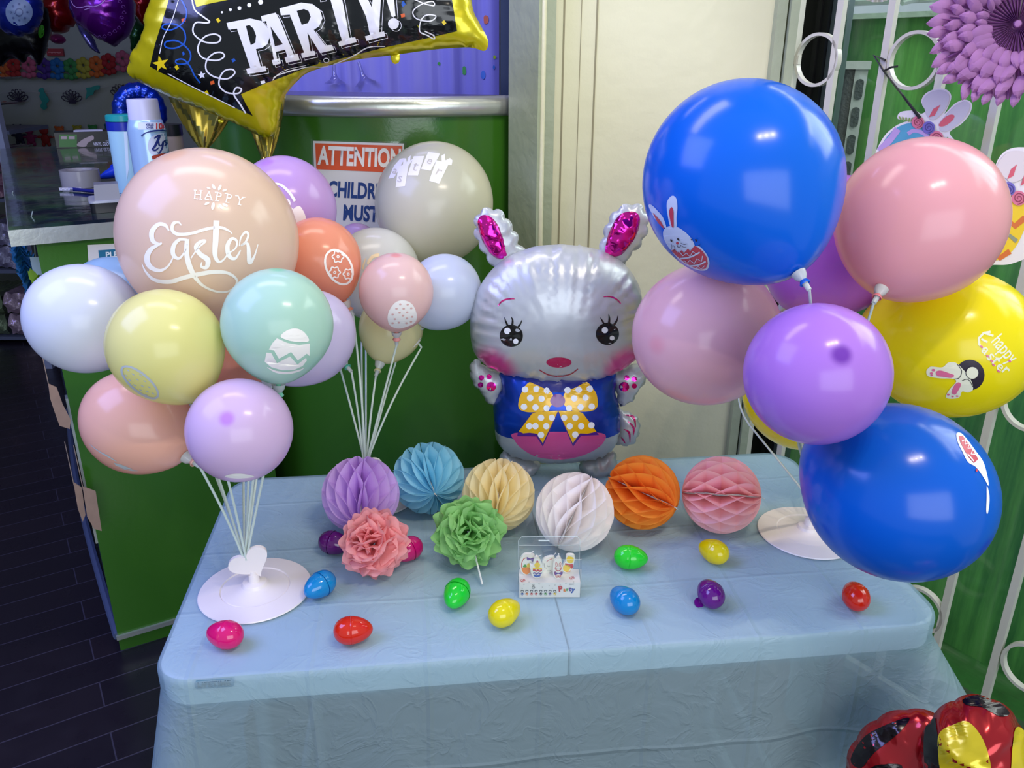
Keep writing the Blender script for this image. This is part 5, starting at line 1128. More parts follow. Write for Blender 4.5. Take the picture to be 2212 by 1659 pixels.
# ================================================================ SIGNS ON THE COUNTERS
fr_obj = [o for o in tb.children] if False else [o for o in bpy.data.objects if o.name.startswith('curved_front')]
FB = bvh_of(*fr_obj); S5 = lambda: Art(640, 280, 3.072)
sg = thing('laminated_sign', 'laminated white sign headed ATTENTION in an orange band on the curved counter', 'sign', tuple(P(780, 420, 2.12)))
a = S5(); a.poly([(98, 64), (735, 80), (728, 900), (125, 900)]); decal('laminate', a, glassy('laminate_film', (.96, .97, .97), .06, .08), sg, FB, .0010, maxlen=25)
a = S5(); a.poly([(114, 74), (715, 92), (705, 880), (140, 880)]); decal('sheet', a, mat('sign_paper', 'd9d6d6', rough=.35), sg, FB, .0016, maxlen=25)
a = S5(); a.poly([(128, 90), (704, 107), (699, 286), (136, 262)]); decal('header_band', a, mat('sign_orange', 'd8552c', rough=.35), sg, FB, .0022, maxlen=25, label='orange header band')
a = S5(); a.text('ATTENTION', 420, 178, 118, rot=2.2, bold=.035, width=548); decal('attention_lettering', a, mat('sign_white', 'efe9e6', rough=.35), sg, FB, .0028, maxlen=25)
a = S5(); a.text('CHILDREN', 425, 402, 100, rot=3, bold=.035, width=425); a.text('MUST', 430, 553, 98, rot=3, bold=.035, width=232); decal('warning_lettering', a, mat('sign_blue', '23407e', rough=.35), sg, FB, .0022, maxlen=25, label='blue lettering')
a = S5(); a.ell(398, 140, 9); decal('pin', a, mat('pin_grey', '8c8886', rough=.3), sg, FB, .0032)
S4 = lambda: Art(0, 400, 3.687); EP = (CA-cb*.0006, cb)
ps = thing('notice_sheet', 'white notice with a teal PLEASE header on the counter end panel', 'sign', tuple(onpl(230, 560, *EP)))
a = S4(); a.poly([(695, 476), (1400, 440), (1420, 1000), (730, 1000)]); decal('sheet', a, mat('notice_paper', 'dcd8d6', rough=.4), ps, EP, .0006)
a = S4(); a.poly([(782, 518), (1340, 480), (1352, 600), (795, 620)]); decal('header_band', a, mat('notice_teal', '1c6f92', rough=.4), ps, EP, .0012)
a = S4(); a.text('PLEASE', 842, 553, 42, rot=-3.5, bold=.03, center=False, width=200); decal('please_lettering', a, mat('notice_white', 'e6ecee', rough=.4), ps, EP, .0018)

# ================================================================ THINGS ON THE SERVICE COUNTER
CTZ = 1.2155
def cbasis(p):  # frame facing the camera at p
    f = np.array([p[0], p[1], 0]); f /= np.linalg.norm(f); return np.array([f[1], -f[0], 0]), f
def facebox(p, w, dd, h, rot=0):
    u, f = cbasis(p); c, s = math.cos(rot), math.sin(rot); u2 = u*c+f*s; f2 = -u*s+f*c; mb = MB(); q = [p-u2*w/2, p+u2*w/2, p+u2*w/2+f2*dd, p-u2*w/2+f2*dd]; mb.prism([tuple(x) for x in q], (0, 0, h)); return mb, u2, f2
p = atz(188, 318, CTZ); wd = np.linalg.norm(atz(247, 318, CTZ)-atz(128, 318, CTZ))
gb = thing('glove_box', 'black and green box of vinyl gloves at the back of the counter', 'box', tuple(p)); mb, u, f = facebox(p, wd, .12, .062); obj('carton', mb, mat('carton_black', '17191b', rough=.35), gb, smooth=False)
mb = MB(); mb.prism([tuple(p+np.array([0, 0, .062])+u*s+f*t) for s, t in ((-.04, .02), (.07, .02), (.05, .06), (-.03, .06))], (0, 0, .006)); obj('glove_tuft', mb, mat('glove_white', 'c9c9dd', rough=.5), gb)
GP = (p-f*.0005, f); ZA = lambda: Art(0, 0, 3.16)
a = ZA(); a.poly([(404, 918), (525, 918), (525, 1004), (404, 1004)]); decal('green_panel', a, mat('carton_green', '3e7a34', rough=.4), gb, GP, .0005)
a = ZA(); a.poly([(415, 930), (455, 930), (455, 950), (415, 950)]); a.poly([(470, 930), (510, 930), (510, 950), (470, 950)]); a.blob([(525, 985), (560, 955), (600, 935), (632, 925), (640, 950), (600, 975), (585, 1000), (540, 1000)], 4); decal('glove_picture', a, mat('glove_print', 'b9a8a4', rough=.5), gb, GP, .001)
a = ZA(); a.text('VINYL GLOVES', 706, 982, 22, width=140, bold=.02); a.text('POWDER FREE', 742, 962, 7, width=40); decal('carton_lettering', a, mat('carton_white', 'd6d6e6', rough=.4), gb, GP, .001)
# spray can
p = atz(342, 448, CTZ); k = 1786/depth(p)
sc_ = thing('spray_can', 'light blue disinfectant spray can with a white cap', 'spray can', tuple(p)); R = 38/k; H = lambda y: CTZ+(448-y)/k*1.02
top = onpl(337, 214, p, np.array([0, 1, 0]))[2]; capz = onpl(340, 262, p, np.array([0, 1, 0]))[2]; shz = onpl(340, 280, p, np.array([0, 1, 0]))[2]
mb = MB(); mb.lathe([(0, 0), (R, 0), (R*1.02, .004), (R, .008), (R, shz-CTZ), (R*.86, capz-CTZ+.004), (R*.8, capz-CTZ+.006)], p, (0, 0, 1), 48); sb_ = obj('can_body', mb, mat('can_pale_blue', 'a3c4e0', rough=.22, metal=.2, coat=.4), sc_)
mb = MB(); mb.lathe([(R*.84, capz-CTZ), (R*.80, top-CTZ-.004), (R*.78, top-CTZ), (0, top-CTZ)], p, (0, 0, 1), 48); obj('cap', mb, mat('cap_white', 'd3d2e4', rough=.3), sc_)
SB = bvh_of(sb_)
a = ZA(); a.poly([(945, 835), (1145, 835), (1150, 885), (942, 885)]); decal('label_band', a, mat('label_white', 'dbe2f0', rough=.3), sb_, SB, .0005, maxlen=12)
a = ZA(); a.text('KILLS', 1022, 852, 15, width=52, bold=.03); a.text('OVER', 1024, 871, 15, width=50, bold=.03); a.stroke([(965, 930), (1000, 905), (1080, 890), (1160, 895)], 9); decal('small_lettering', a, mat('label_navy', '1c2f7c', rough=.3), sb_, SB, .001, maxlen=10)
a = ZA(); a.text('100', 1100, 861, 40, width=72, bold=.03); decal('red_number', a, mat('label_red', 'c0302c', rough=.3), sb_, SB, .001, maxlen=10)
a = ZA(); a.blob([(1020, 950), (1060, 920), (1130, 905), (1185, 900), (1185, 1030), (1120, 1040), (1040, 1055), (1010, 1010)], 4); decal('logo_field', a, mat('label_white', 'dbe2f0'), sb_, SB, .0006, maxlen=12)
a = ZA(); a.stroke([(1050, 945, 8), (1085, 925, 16), (1075, 960, 18), (1055, 1000, 16), (1040, 1018, 12), (1060, 1025, 12), (1085, 1005, 6)]); a.stroke([(1082, 965, 8), (1085, 990, 12), (1100, 992, 8), (1112, 965, 10), (1105, 1010, 12), (1085, 1045, 10), (1075, 1040, 5)]); a.stroke([(1140, 955, 6), (1120, 962, 10), (1135, 980, 12), (1120, 996, 8)]); a.ring(1155, 968, 16, 20, 8); a.stroke([(1182, 915, 9), (1178, 985, 9)], smooth=False); decal('script_logo', a, mat('label_navy', '1c2f7c'), sb_, SB, .0012, maxlen=10)
a = ZA(); a.poly([(1035, 1065), (1100, 1048), (1175, 1040), (1175, 1062), (1100, 1072), (1040, 1090)]); decal('red_ribbon', a, mat('label_orange_red', 'b8432c', rough=.3), sb_, SB, .0008, maxlen=12)
a = ZA(); a.text('Disinfectant', 1078, 1105, 22, width=150, bold=.02, center=False); decal('small_lettering', a, mat('label_navy', '1c2f7c'), sb_, SB, .001, maxlen=10)
# wipes canister
p = atz(290, 414, CTZ); k = 1786/depth(p); zz = lambda y: onpl(290, y, p, np.array([0, 1, 0]))[2]-CTZ; R = 33/k
wc = thing('wipes_canister', 'white canister of wipes with teal lid and navy band, left of the spray can', 'canister', tuple(p))
mb = MB(); mb.lathe([(0, 0), (R, 0), (R, zz(266))], p, (0, 0, 1), 40); obj('body', mb, mat('canister_aqua', 'a9d6de', rough=.3), wc)
mb = MB(); mb.lathe([(R+.0006, zz(281)), (R+.0006, zz(262))], p, (0, 0, 1), 40, cap=False); obj('navy_band', mb, mat('band_navy', '14289a', rough=.3), wc)
mb = MB(); mb.lathe([(R*1.01, zz(261)), (R*1.0, zz(249)), (R*.9, zz(247)), (0, zz(247))], p, (0, 0, 1), 40); obj('lid', mb, mat('lid_teal', '1d9a94', rough=.3), wc)
a = ZA(); a.poly([(930, 900), (960, 890), (985, 960), (960, 1010), (985, 1180), (940, 1230)]); a.poly([(845, 900), (870, 900), (880, 1150), (865, 1240)]); decal('label_stripe', a, mat('label_pale', 'd4e6ee', rough=.3), wc, bvh_of(wc.children[0]), .0006)
# jar behind the can
p = atz(384, 400, CTZ); k = 1786/depth(p); j = thing('cosmetic_jar', 'small beige jar with black lid behind the spray can', 'jar', tuple(p)); zz = lambda y: onpl(384, y, p, np.array([0, 1, 0]))[2]-CTZ
mb = MB(); mb.lathe([(0, 0), (24/k, 0), (24/k, zz(292))], p, (0, 0, 1), 32); obj('body', mb, mat('jar_beige', '9a8a7c', rough=.35), j)
mb = MB(); mb.lathe([(25/k, zz(292)), (25/k, zz(268)), (0, zz(268))], p, (0, 0, 1), 32); obj('lid', mb, mat('jar_black', '15151a', rough=.3), j)
# tape roll, pen, stapler, pump, note
p = atz(177, 402, CTZ); k = 1786/depth(p); R = 39/k; mb = MB(); mb.lathe([(R*.68, 0), (R, 0), (R, .048), (R*.68, .048), (R*.66, .046), (R*.66, .002), (R*.68, 0)], p, (0, 0, 1), 56, cap=False)
o = obj('tape_roll', mb, mat('tape_plastic', 'a9a6a4', rough=.2, coat=.3, transl=.3), None); tag(o, 'wide roll of clear packing tape standing on the dark counter', 'tape')
a0, a1 = atz(150, 408, CTZ+.006), atz(212, 414, CTZ+.006)
e = thing('spiral_cord_pen', 'dark blue pen with a white coiled cord before the tape roll', 'pen', tuple((a0+a1)/2-np.array([0, 0, .006])))
mb = MB(); mb.tube([tuple(a0), tuple(a1)], .005, 10); obj('barrel', mb, mat('pen_blue', '1c1f6a', rough=.3), e)
b0, b1 = atz(128, 409, CTZ+.006), atz(175, 409, CTZ+.006); mb = MB(); mb.tube([tuple(b0+(b1-b0)*t/120+np.array([0, .004*math.sin(t*.9), .004*math.cos(t*.9)])) for t in range(121)], .0009, 5); obj('coil', mb, mat('coil_white', 'd9d9e2', rough=.3), e)
p = atz(238, 459, CTZ); st = thing('card_reader', 'black desk device with silver grey top beside the notice end of the counter', 'card reader', tuple(p)); u, f = cbasis(p); k = 1786/depth(p)
def rbx(w0, w1, d0, d1, z0, z1, r=.004):
    mb = MB(); L = rrect(w0, w1, d0, d1, r, 4); mb.prism([tuple(p+u*x+f*y+np.array([0, 0, z0])) for x, y in L], (0, 0, z1-z0)); return mb
obj('base', rbx(-.042, .075, 0, .10, 0, .024, .012), mat('device_black', '131318', rough=.3), st, ang=50)
obj('base_trim', rbx(-.044, .077, -.002, .102, .024, .029, .012), mat('device_trim', 'b9bcc4', rough=.3, metal=.4), st, ang=50)
mb = MB(); q = [(-.030, .008, .029), (.028, .008, .029), (.028, .02, .066), (-.026, .02, .066)]; mb.prism([tuple(p+u*x+f*y+np.array([0, 0, z])) for x, y, z in q], tuple(f*.05)); obj('top_cover', mb, mat('device_silver', '7c7e86', rough=.35, metal=.3), st, ang=30)
a0, a1, a2 = atz(214, 384, CTZ+.012), atz(252, 370, CTZ+.03), atz(300, 352, CTZ+.04)
e = thing('balloon_pump', 'blue nozzle hand pump with a dark barrel leaning by the wipes', 'pump', tuple((a0+a1)/2-np.array([0, 0, .02])))
mb = MB(); mb.tube([tuple(a0), tuple(a0*.6+a1*.4), tuple(a1)], [.004, .012, .019], 18); mb.tube([tuple(a1), tuple(a1*.9+a2*.1)], [.024, .024], 18); obj('nozzle', mb, mat('pump_blue', '1438b8', rough=.3), e)
mb = MB(); mb.tube([tuple(a1), tuple(a2)], .014, 16); obj('barrel', mb, mat('pump_dark', '131a33', rough=.3), e)
mb = MB(); mb.add([tuple(atz(x, y, CTZ+.004)) for x, y in ((255, 398), (282, 394), (288, 408), (262, 410))], [(0, 1, 2, 3)]); mb.prism([tuple(atz(x, y, CTZ)) for x, y in ((255, 398), (282, 394), (288, 408), (262, 410))], (0, 0, .012)); o = obj('note_pad', mb, mat('tan_paper', 'a88a66', rough=.6), None, smooth=False); tag(o, 'small tan note pad behind the desk device', 'note pad')
# blue starred ring foil balloon
c = P(302, 240, 3.25); e = thing('starred_foil_balloon', 'shiny blue foil balloon with pale stars, bent into a ring shape', 'balloon', (c[0], c[1], CTZ)); n = 60; mb = MB(); u, f = cbasis(c); k = 1786/3.25
mb.tube([tuple(c+u*(36/k)*math.cos(2*math.pi*t/n)+np.array([0, 0, (40/k)*math.sin(2*math.pi*t/n)])) for t in range(n)], [19/k*(1+.06*math.sin(t*1.9)) for t in range(n)], 20, closed=True); o = obj('foil_ring', mb, foilmat('blue_star_foil', '0b3cc4', .7, .18), e, ang=80)
RB = bvh_of(o); a = Art(0, 0, 5.53)
for (x, y, s) in ((1635, 1042, 24), (1500, 1088, 22), (1535, 1150, 16), (1470, 1158, 14), (1425, 1282, 18), (1400, 1435, 14), (1385, 1200, 14), (1745, 1160, 22), (1440, 1370, 12)):
  a = Art(0, 0, 5.53); a.star(x, y, s, s*.5)
  decal('star_print', a, mat('star_lilac', '8f93e0', rough=.3), o, RB, .001, maxlen=10); mb = MB(); mb.tube([tuple(c-np.array([0, 0, 55/k])), (c[0], c[1], CTZ)], .003, 6); obj('stem', mb, cupm, e)
# ================================================================ BACKDROP BEHIND THE CURVED BAR
def plane_at(Y): return (np.array([0, Y, 0.]), np.array([0, 1., 0]))
vio = mat('violet_plastic_sheet', '8e8be6', rough=.35, transl=.15, bump=.15, bscale=7)
ck = thing('hanging_plastic_sheet', 'violet plastic sheet with coloured spots hanging behind the curved bar', 'plastic sheet', (-.45, 3.06, 1.3))
x0 = atY(600, 150, 3.05)[0]; x1 = atY(1078, 150, 3.05)[0]; mb = MB(); n = 60; V = []
for i in range(n+1):
    x = x0+(x1-x0)*i/n
    for z in (1.3, 1.7, 2.1, 2.5): V.append((x, 3.05+.012*abs(math.sin(i*.33))+.006*math.sin(i*1.1+z*2), z))
mb.add(V, [(i*4+j, (i+1)*4+j, (i+1)*4+j+1, i*4+j+1) for i in range(n) for j in range(3)]); o = obj('sheet', mb, vio, ck, ang=80); VB = bvh_of(o)
for cn, c_, dots in (('green', '3f9a4c', ((1715, 338, 8, 9), (1850, 375, 11, 24))), ('blue', '3a6fd0', ((1952, 398, 14, 23), (2007, 357, 6, 11), (1700, 130, 8, 12))), ('orange', 'c96a4e', ((1967, 105, 13, 24),)), ('lime', '9ec23c', ((2010, 303, 7, 10),))):
    a = Z2(); [a.ell(*d) for d in dots]; decal('spot_print', a, mat('dot_'+cn, c_, rough=.5), o, VB, .003)
q = atY(1092, 100, 2.62); mb = MB(); mb.box(q[0]-.014, q[0]+.014, 2.6, 2.66, 1.2, 2.9); o = obj('shelf_upright', mb, mat('slotted_upright', '2b3a5e', rough=.4, metal=.3), None, smooth=False); tag(o, 'dark blue upright rail between the violet sheet and the corner post', 'rail')
for (x, yb, yt, cap) in ((724, 184, 140, 'c8c4b0'), (790, 184, 132, 'd2d4ea')):
    p = atz(x, yb-2, 1.488); k = 1786/depth(p); lab = 'clear plastic goblet upside down on the bar, %s stem' % ('straight' if x == 724 else 'leaning')
    e = thing('plastic_goblet', lab, 'goblet', tuple(p), 'goblets on the curved bar'); ax = Vector((0 if x == 724 else -.28, 0, 1)).normalized()
    mb = MB(); mb.lathe([(24/k, 0), (20/k, .006), (10/k, .016), (5/k, .03), (3.6/k, .045), (3.2/k, .075)], p, (0, 0, 1) if x == 724 else ax, 28, cap=False); obj('foot_and_stem', mb, glassy('goblet_plastic', (.93, .93, .97), .12, .06), e)
area('violet_backroom_light', (-.5, 2.75, 2.9), (-.45, 3.05, 1.7), .8, .2, 5.5, (.5, .48, 1))

# ================================================================ FAR WALL DECORATIONS
YF = 5.57; Z3_ = 5.53
def fp(x, y, Y=YF): return atY(x/Z3_, y/Z3_, Y)
def flowermesh(c, r, rs):
    mb = MB(); c = Vector(c)
    for k in range(6):
        a = 2*math.pi*k/6+.4; mb.ellipsoid(c+Vector((math.cos(a)*r*.58, 0, math.sin(a)*r*.58+.2*r)), (r*.44, r*.28, r*.44), 12, 7)
    for k in range(3): mb.ellipsoid(c+Vector(((k-1)*r*.62, -.02, -r*(.95+.15*(k == 1)))), (r*.40, r*.25, r*.36), 12, 7)
    return mb
gl = thing('flower_garland', 'garland of rainbow tissue flowers across the far wall', 'garland', tuple(fp(780, 900)))
fc = [('c2652e', 35, 800), ('a52a28', 160, 785), ('b85a78', 345, 795), ('4a2e86', 530, 805), ('1f68a8', 690, 810), ('3c8a4c', 850, 815), ('a8a23c', 1000, 800), ('c4652a', 1155, 785), ('9c2028', 1300, 755), ('b05a76', 1470, 720)]
pts = []
for col, x, y in fc:
    c = fp(x, y); pts.append(tuple(c)); obj('tissue_flower', flowermesh(c, 92/Z3_*5.3/1786, rng), mat('flower_'+col, col, rough=.8, transl=.3), gl)
mb = MB(); mb.tube(pts, .002, 5); obj('string', mb, mat('garland_string', 'a0a0a0'), gl)
gl = thing('shell_garland', 'string of dark outlined shells and teal seahorses below the flowers', 'garland', tuple(fp(850, 1150)))
sm = mat('shell_dark_card', '1d1430', rough=.5); sh2 = mat('seahorse_teal', '1c8078', rough=.5)
for (x, y) in ((222, 1140), (865, 1150), (1450, 1080)):
    mb = MB(); b0 = fp(x, y+65); k = 5.3/1786/Z3_
    for j in range(7):
        an = math.radians(-66+22*j); L = 130*k; w = 24*k; d = np.array([math.sin(an), 0, math.cos(an)]); s_ = np.array([math.cos(an), 0, -math.sin(an)]); loop = [b0, b0+d*L*.6+s_*w, b0+d*L*.92+s_*w*.6, b0+d*L, b0+d*L*.92-s_*w*.6, b0+d*L*.6-s_*w]
        mb.tube([tuple(p) for p in catmull(loop, 3, True)], .0028, 6, closed=True)
    mb.box(b0[0]-.022, b0[0]+.022, YF-.003, YF+.003, b0[2]-.012, b0[2]+.006); obj('shell', mb, sm, gl)
for L in ([(470, 1060), (510, 1050), (530, 1100), (560, 1150), (585, 1200), (555, 1240), (560, 1290), (520, 1310), (480, 1270), (500, 1220), (470, 1160), (480, 1110), (455, 1090)], [(1030, 1050), (1090, 1040), (1150, 1020), (1190, 1025), (1180, 1070), (1130, 1080), (1110, 1130), (1060, 1150), (1020, 1190), (1030, 1130), (1035, 1090)]):
    mb = MB(); mb.prism([tuple(p) for p in catmull([fp(*q, YF-.02) for q in L], 4, True)], (0, .004, 0)); obj('seahorse', mb, sh2, gl, ang=50)
mb = MB(); mb.tube([tuple(fp(x, y, YF-.01)) for x, y in ((0, 1120), (222, 1080), (500, 1108), (865, 1085), (1100, 1062), (1450, 1010), (1600, 990))], .0015, 5); obj('string', mb, mat('garland_string', 'a0a0a0'), gl)
gl = thing('bear_garland', 'paper chain of rainbow teddy bears low on the far wall', 'garland', tuple(fp(780, 1600)))
pts = []
for x, y, col in ((212, 1540, '17163a'), (345, 1555, '842055'), (522, 1560, '8e1717'), (712, 1560, 'b5561c'), (925, 1550, '8f8a22'), (1110, 1545, '2b7a3a'), (1305, 1535, '155a80')):
    c = Vector(fp(x, y)); k = 5.3/1786/Z3_; r = 55*k; mb = MB(); mb.ellipsoid(c, (r, r*.4, r*.9), 16, 9)
    for s in (-1, 1): mb.ellipsoid(c+Vector((s*r*.75, 0, r*.7)), (r*.32, r*.25, r*.32), 10, 7); mb.ellipsoid(c+Vector((s*r*1.15, 0, -r*1.35)), (r*.6, r*.28, r*.32), 10, 7); mb.ellipsoid(c+Vector((s*r*.6, 0, -r*2.9)), (r*.42, r*.3, r*.55), 10, 7)
    mb.ellipsoid(c+Vector((0, 0, -r*1.8)), (r*.95, r*.42, r*1.15), 16, 9); pts.append(tuple(c+Vector((0, .0, -r*1.35)))); obj('paper_bear', mb, mat('bear_'+col, col, rough=.7, transl=.2), gl)
mb = MB(); mb.tube(pts, .002, 5); obj('string', mb, mat('garland_string', 'a0a0a0'), gl)
p = fp(655, 625, YF+.03); mb = MB(); mb.box(p[0]-.052, p[0]+.052, YF+.03, YF+.045, p[2]-.022, p[2]+.022); o = obj('wall_notice', mb, mat('notice_red', '8e2030', rough=.4), None, smooth=False); tag(o, 'small dark red notice on the far wall above the flower garland', 'sign')
a = Art(0, 0, Z3_); a.stroke([(580, 628), (600, 622), (620, 632), (640, 624), (660, 630), (680, 624), (700, 632), (728, 628)], 7); decal('blurred_lettering', a, mat('notice_pale', 'c88a90'), o, (np.array([0, YF+.0295, 0]), np.array([0, 1., 0])))
# foil balloons hung above the far counter
def hangfoil(lab, L, Y, T, m, seed, res=.012, n=4, name='hanging_foil_balloon', k3=Z3_, **kk):
    pl = np.array([0, Y, 0.]); pts = [(x/k3, y/k3) for x, y in L]; cx = sum(p[0] for p in pts)/len(pts); cy = min(p[1] for p in pts); c = atY(cx, cy+20, Y)
    e = thing(name, lab, 'balloon', tuple(c), 'foil balloons hung over the far counter'); b = foil('foil_body', pts, pl, (0, -1, 0), res, T, m, e, lam=.06, amp=.1, fall=.05, seed=seed, smooth_n=n, **kk)
    mb = MB(); mb.tube([(c[0], Y, c[2]), (c[0], Y, 3.0)], .0015, 5); obj('ribbon', mb, mat('clear_line', 'cccccc'), e); return b
def circ(cx, cy, a, b, n=16): return [(cx+a*math.cos(2*math.pi*k/n), cy+b*math.sin(2*math.pi*k/n)) for k in range(n)]
b = hangfoil('round blue foil balloon with a pale disc in its centre, top left', circ(215, 130, 285, 300), 3.9, .09, foilmat('deep_blue_foil', '1b2f9c', .6, .25), 21, scallop=.01, slam=.05)
a = Art(0, 0, Z3_); a.ell(228, 145, 160, 160); decal('pale_disc', a, mat('pale_disc_ink', '7e93b4', rough=.4), b, bvh_of(b), .002)
a = Art(0, 0, Z3_); a.ring(228, 145, 48, 48, 12); [a.ell(228+95*math.cos(t*.785), 145+95*math.sin(t*.785), 14) for t in range(8)]; decal('disc_dots', a, mat('disc_dots_ink', '53648c', rough=.4), b, bvh_of(b), .003)
b = hangfoil('black foil balloon with dripping points behind the round blue one', [(-60, 300), (-60, 760), (30, 780), (100, 720), (170, 700), (225, 720), (265, 750), (310, 735), (330, 680), (385, 655), (410, 720), (458, 782), (500, 745), (530, 650), (552, 540), (590, 380), (585, 200), (540, 80), (300, 40)], 4.25, .08, foilmat('black_drip_foil', '08080d', .4, .3), 22)
a = Art(0, 0, Z3_); a.ell(492, 375, 34, 78, 8); decal('green_oval', a, mat('green_oval_ink', '3a8a22', rough=.3), b, bvh_of(b), .002)
hangfoil('dark red foil balloon between the blue and the purple ones', [(560, -120), (545, 100), (560, 280), (620, 380), (760, 400), (830, 330), (880, 320), (905, 230), (840, 20), (780, -140)], 4.4, .09, foilmat('red_foil', '8e0e12', .65, .22), 23)
b = hangfoil('big round purple foil balloon with pale scroll edging', [(850, -200), (850, 10), (900, 200), (1010, 340), (1140, 440), (1290, 520), (1372, 560), (1440, 505), (1520, 440), (1580, 300), (1590, 120), (1560, -80), (1500, -220), (1200, -280)], 3.8, .12, foilmat('purple_foil', '6e0a8c', .75, .2), 24)
bb2 = bvh_of(b); a = Art(0, 0, Z3_); a.stroke([(850, 0), (880, 60), (930, 90), (990, 85), (1040, 72), (1120, 78), (1200, 50), (1255, 0)], 10); a.stroke([(1010, 118), (1040, 108), (1080, 98)], 9); decal('pale_scallop', a, mat('lilac_ink', 'b48ad0', rough=.3), b, bb2, .002)
a = Art(0, 0, Z3_)
for (x, y) in ((1430, 20), (1470, 80), (1480, 150), (1450, 210), (1465, 270), (1420, 330), (1370, 370), (1310, 400), (1250, 430), (1190, 440), (1130, 425)): a.ring(x, y, 24, 18, 5, 30); a.stroke([(x-26, y+10), (x, y-22), (x+26, y+6)], 4)
decal('scroll_print', a, mat('scroll_ink', '7d4a98', rough=.3), b, bb2, .002)
hangfoil('silver violet feather shaped foil tail beside the purple balloon', [(900, 240), (960, 250), (1020, 330), (1080, 400), (1130, 480), (1160, 560), (1195, 640), (1110, 600), (1040, 530), (990, 440), (930, 340)], 4.05, .03, foilmat('silver_violet_foil', '6a64a8', .8, .22), 25)
hangfoil('dark red foil balloon right of the purple one', [(1560, -100), (1570, 60), (1640, 200), (1740, 320), (1790, 200), (1800, -80)], 4.3, .06, foilmat('red_foil', '8e0e12'), 26)
hangfoil('dark green foil balloon under the right hand red one', [(1590, 180), (1570, 400), (1580, 640), (1640, 640), (1740, 500), (1760, 320), (1680, 260)], 4.5, .06, foilmat('green_foil', '0f4a20', .6, .25), 27)
hangfoil('crumpled pink foil balloon low behind the red one', [(590, 420), (660, 395), (740, 420), (790, 480), (740, 525), (660, 520), (600, 480)], 4.6, .04, foilmat('pink_foil', 'a02a7c', .5, .3), 28)
# left display: pole and shelves of film wrapped goods
p0_, p1_ = atY(2, 190, 4.2), atY(22, 385, 4.2)
mb = MB(); mb.box(p1_[0]-.02, p1_[0]+.02, 4.18, 4.22, 0, 1.9); o = obj('display_post', mb, mat('display_white', '8f96b0', rough=.4), None, smooth=False); tag(o, 'pale display post at the far left edge beyond the counter', 'post')
mb = MB(); q = atY(20, 560, 4.55); rack = thing('goods_rack', 'low rack of film wrapped packs at the far left behind the counter', 'rack', (q[0]-.4, 4.8, 0))
for z in (.02, .42, .82, 1.18): mb.box(q[0]-1.0, q[0]+.12, 4.6, 5.0, z, z+.02)
obj('rack_shelf', mb, mat('rack_grey', '585e74', rough=.4), rack, smooth=False)
film = mat('wrapped_film', '9a93b4', rough=.12, metal=.4, coat=.5, bump=1.0, bscale=22, var=.5, vscale=12)
tints = ['8f8aa8', '7a5568', '9aa0b8', '6c7c5e', 'a890a0']
for zi, z in enumerate((.04, .44, .84, 1.2)):
    for i in range(5):
        x = q[0]-.98+i*.215; h = .13; mb = MB(); M_ = MB()
        for lay in range(2):
            V = []; z0 = z+.009+lay*.13; nn = 12
            for a_ in range(nn+1):
                for b_ in range(5):
                    V.append((x+.2*a_/nn, 4.62+.04*math.sin(b_*2+a_*.8)*.3-(.015*math.sin(b_/4*math.pi)), z0+.12*b_/4+.006*math.sin(a_*1.7)))
            k0 = len(V); V += [(vx, 4.9, vz) for vx, vy, vz in V]
            mb.add(V, [(a_*5+b_, (a_+1)*5+b_, (a_+1)*5+b_+1, a_*5+b_+1) for a_ in range(nn) for b_ in range(4)]+[(a_*5+4, (a_+1)*5+4, (a_+1)*5+4+k0, a_*5+4+k0) for a_ in range(nn)])
        o = obj('wrapped_pack', mb, mat('film_%d' % ((i+zi) % 5), tints[(i+zi) % 5], rough=.12, metal=.35, coat=.5, bump=.9, bscale=26, var=.5, vscale=14)); tag(o, 'film wrapped pack lying on the far left goods rack', 'pack', 'wrapped packs on the rack')

# ================================================================ HANGING PAPER GARLANDS AND BOARDS ON THE COUNTER SIDE
def paperdrop(lab, x, y0, y1, d, w, col, hook):
    a_, b_ = P(x, y0, d), P(x+hook, y1, d); a_ = np.array(a_); b_ = np.array([a_[0]+.02, a_[1]+.01, P(x, y1, d)[2]]); n = 34; mb = MB(); rs = np.random.RandomState(int(x))
    e = thing('paper_drop', lab, 'paper decoration', (a_[0], a_[1], b_[2]), 'paper garlands clipped to the counter side'); R_ = w*d/FPX
    for i in range(n):
        c = a_*(1-i/(n-1))+b_*(i/(n-1)); tilt = rs.rand()*6.28; r = R_*(.75+.35*rs.rand()); V = [tuple(c)]; m = 16
        for k in range(m): an = 2*math.pi*k/m; rr = r*(1+.22*math.sin(an*5+tilt)); V.append((c[0]+rr*math.cos(an), c[1]+rr*math.sin(an)*.8, c[2]+.35*r*math.sin(an*2+tilt)+.012*math.sin(an*4)))
        mb.add(V, [(0, 1+k, 1+(k+1) % m) for k in range(m)])
    obj('ruffles', mb, mat('drop_'+col, col, rough=.7, transl=.3), e, ang=20)
    t = a_+np.array([0, 0, .0]); mb = MB(); mb.box(t[0]-.012, t[0]+.012, t[1]-.002, t[1], t[2], t[2]+.045); obj('header_card', mb, mat('clear_card', 'a9bdb8', rough=.3, transl=.3), e, smooth=False)
    mb = MB(); L = [t+np.array([0, 0, .04]), t+np.array([.004, .0, .07]), t+np.array([-.006, .02, .12]), t+np.array([.0, .03, .15])]; mb.tube([tuple(q_) for q_ in catmull(L, 5)], .0013, 6); obj('hook_wire', mb, mat('wire_grey', '9fb0ac', rough=.3, metal=.5), e)
paperdrop('teal blue ruffled paper garland hanging at the counter side, further one', 40, 532, 695, 2.35, 19, '14648c', 20)
paperdrop('lime green ruffled paper garland hanging beside the far left white balloon', 84, 594, 778, 2.02, 20, '8cb42c', 12)
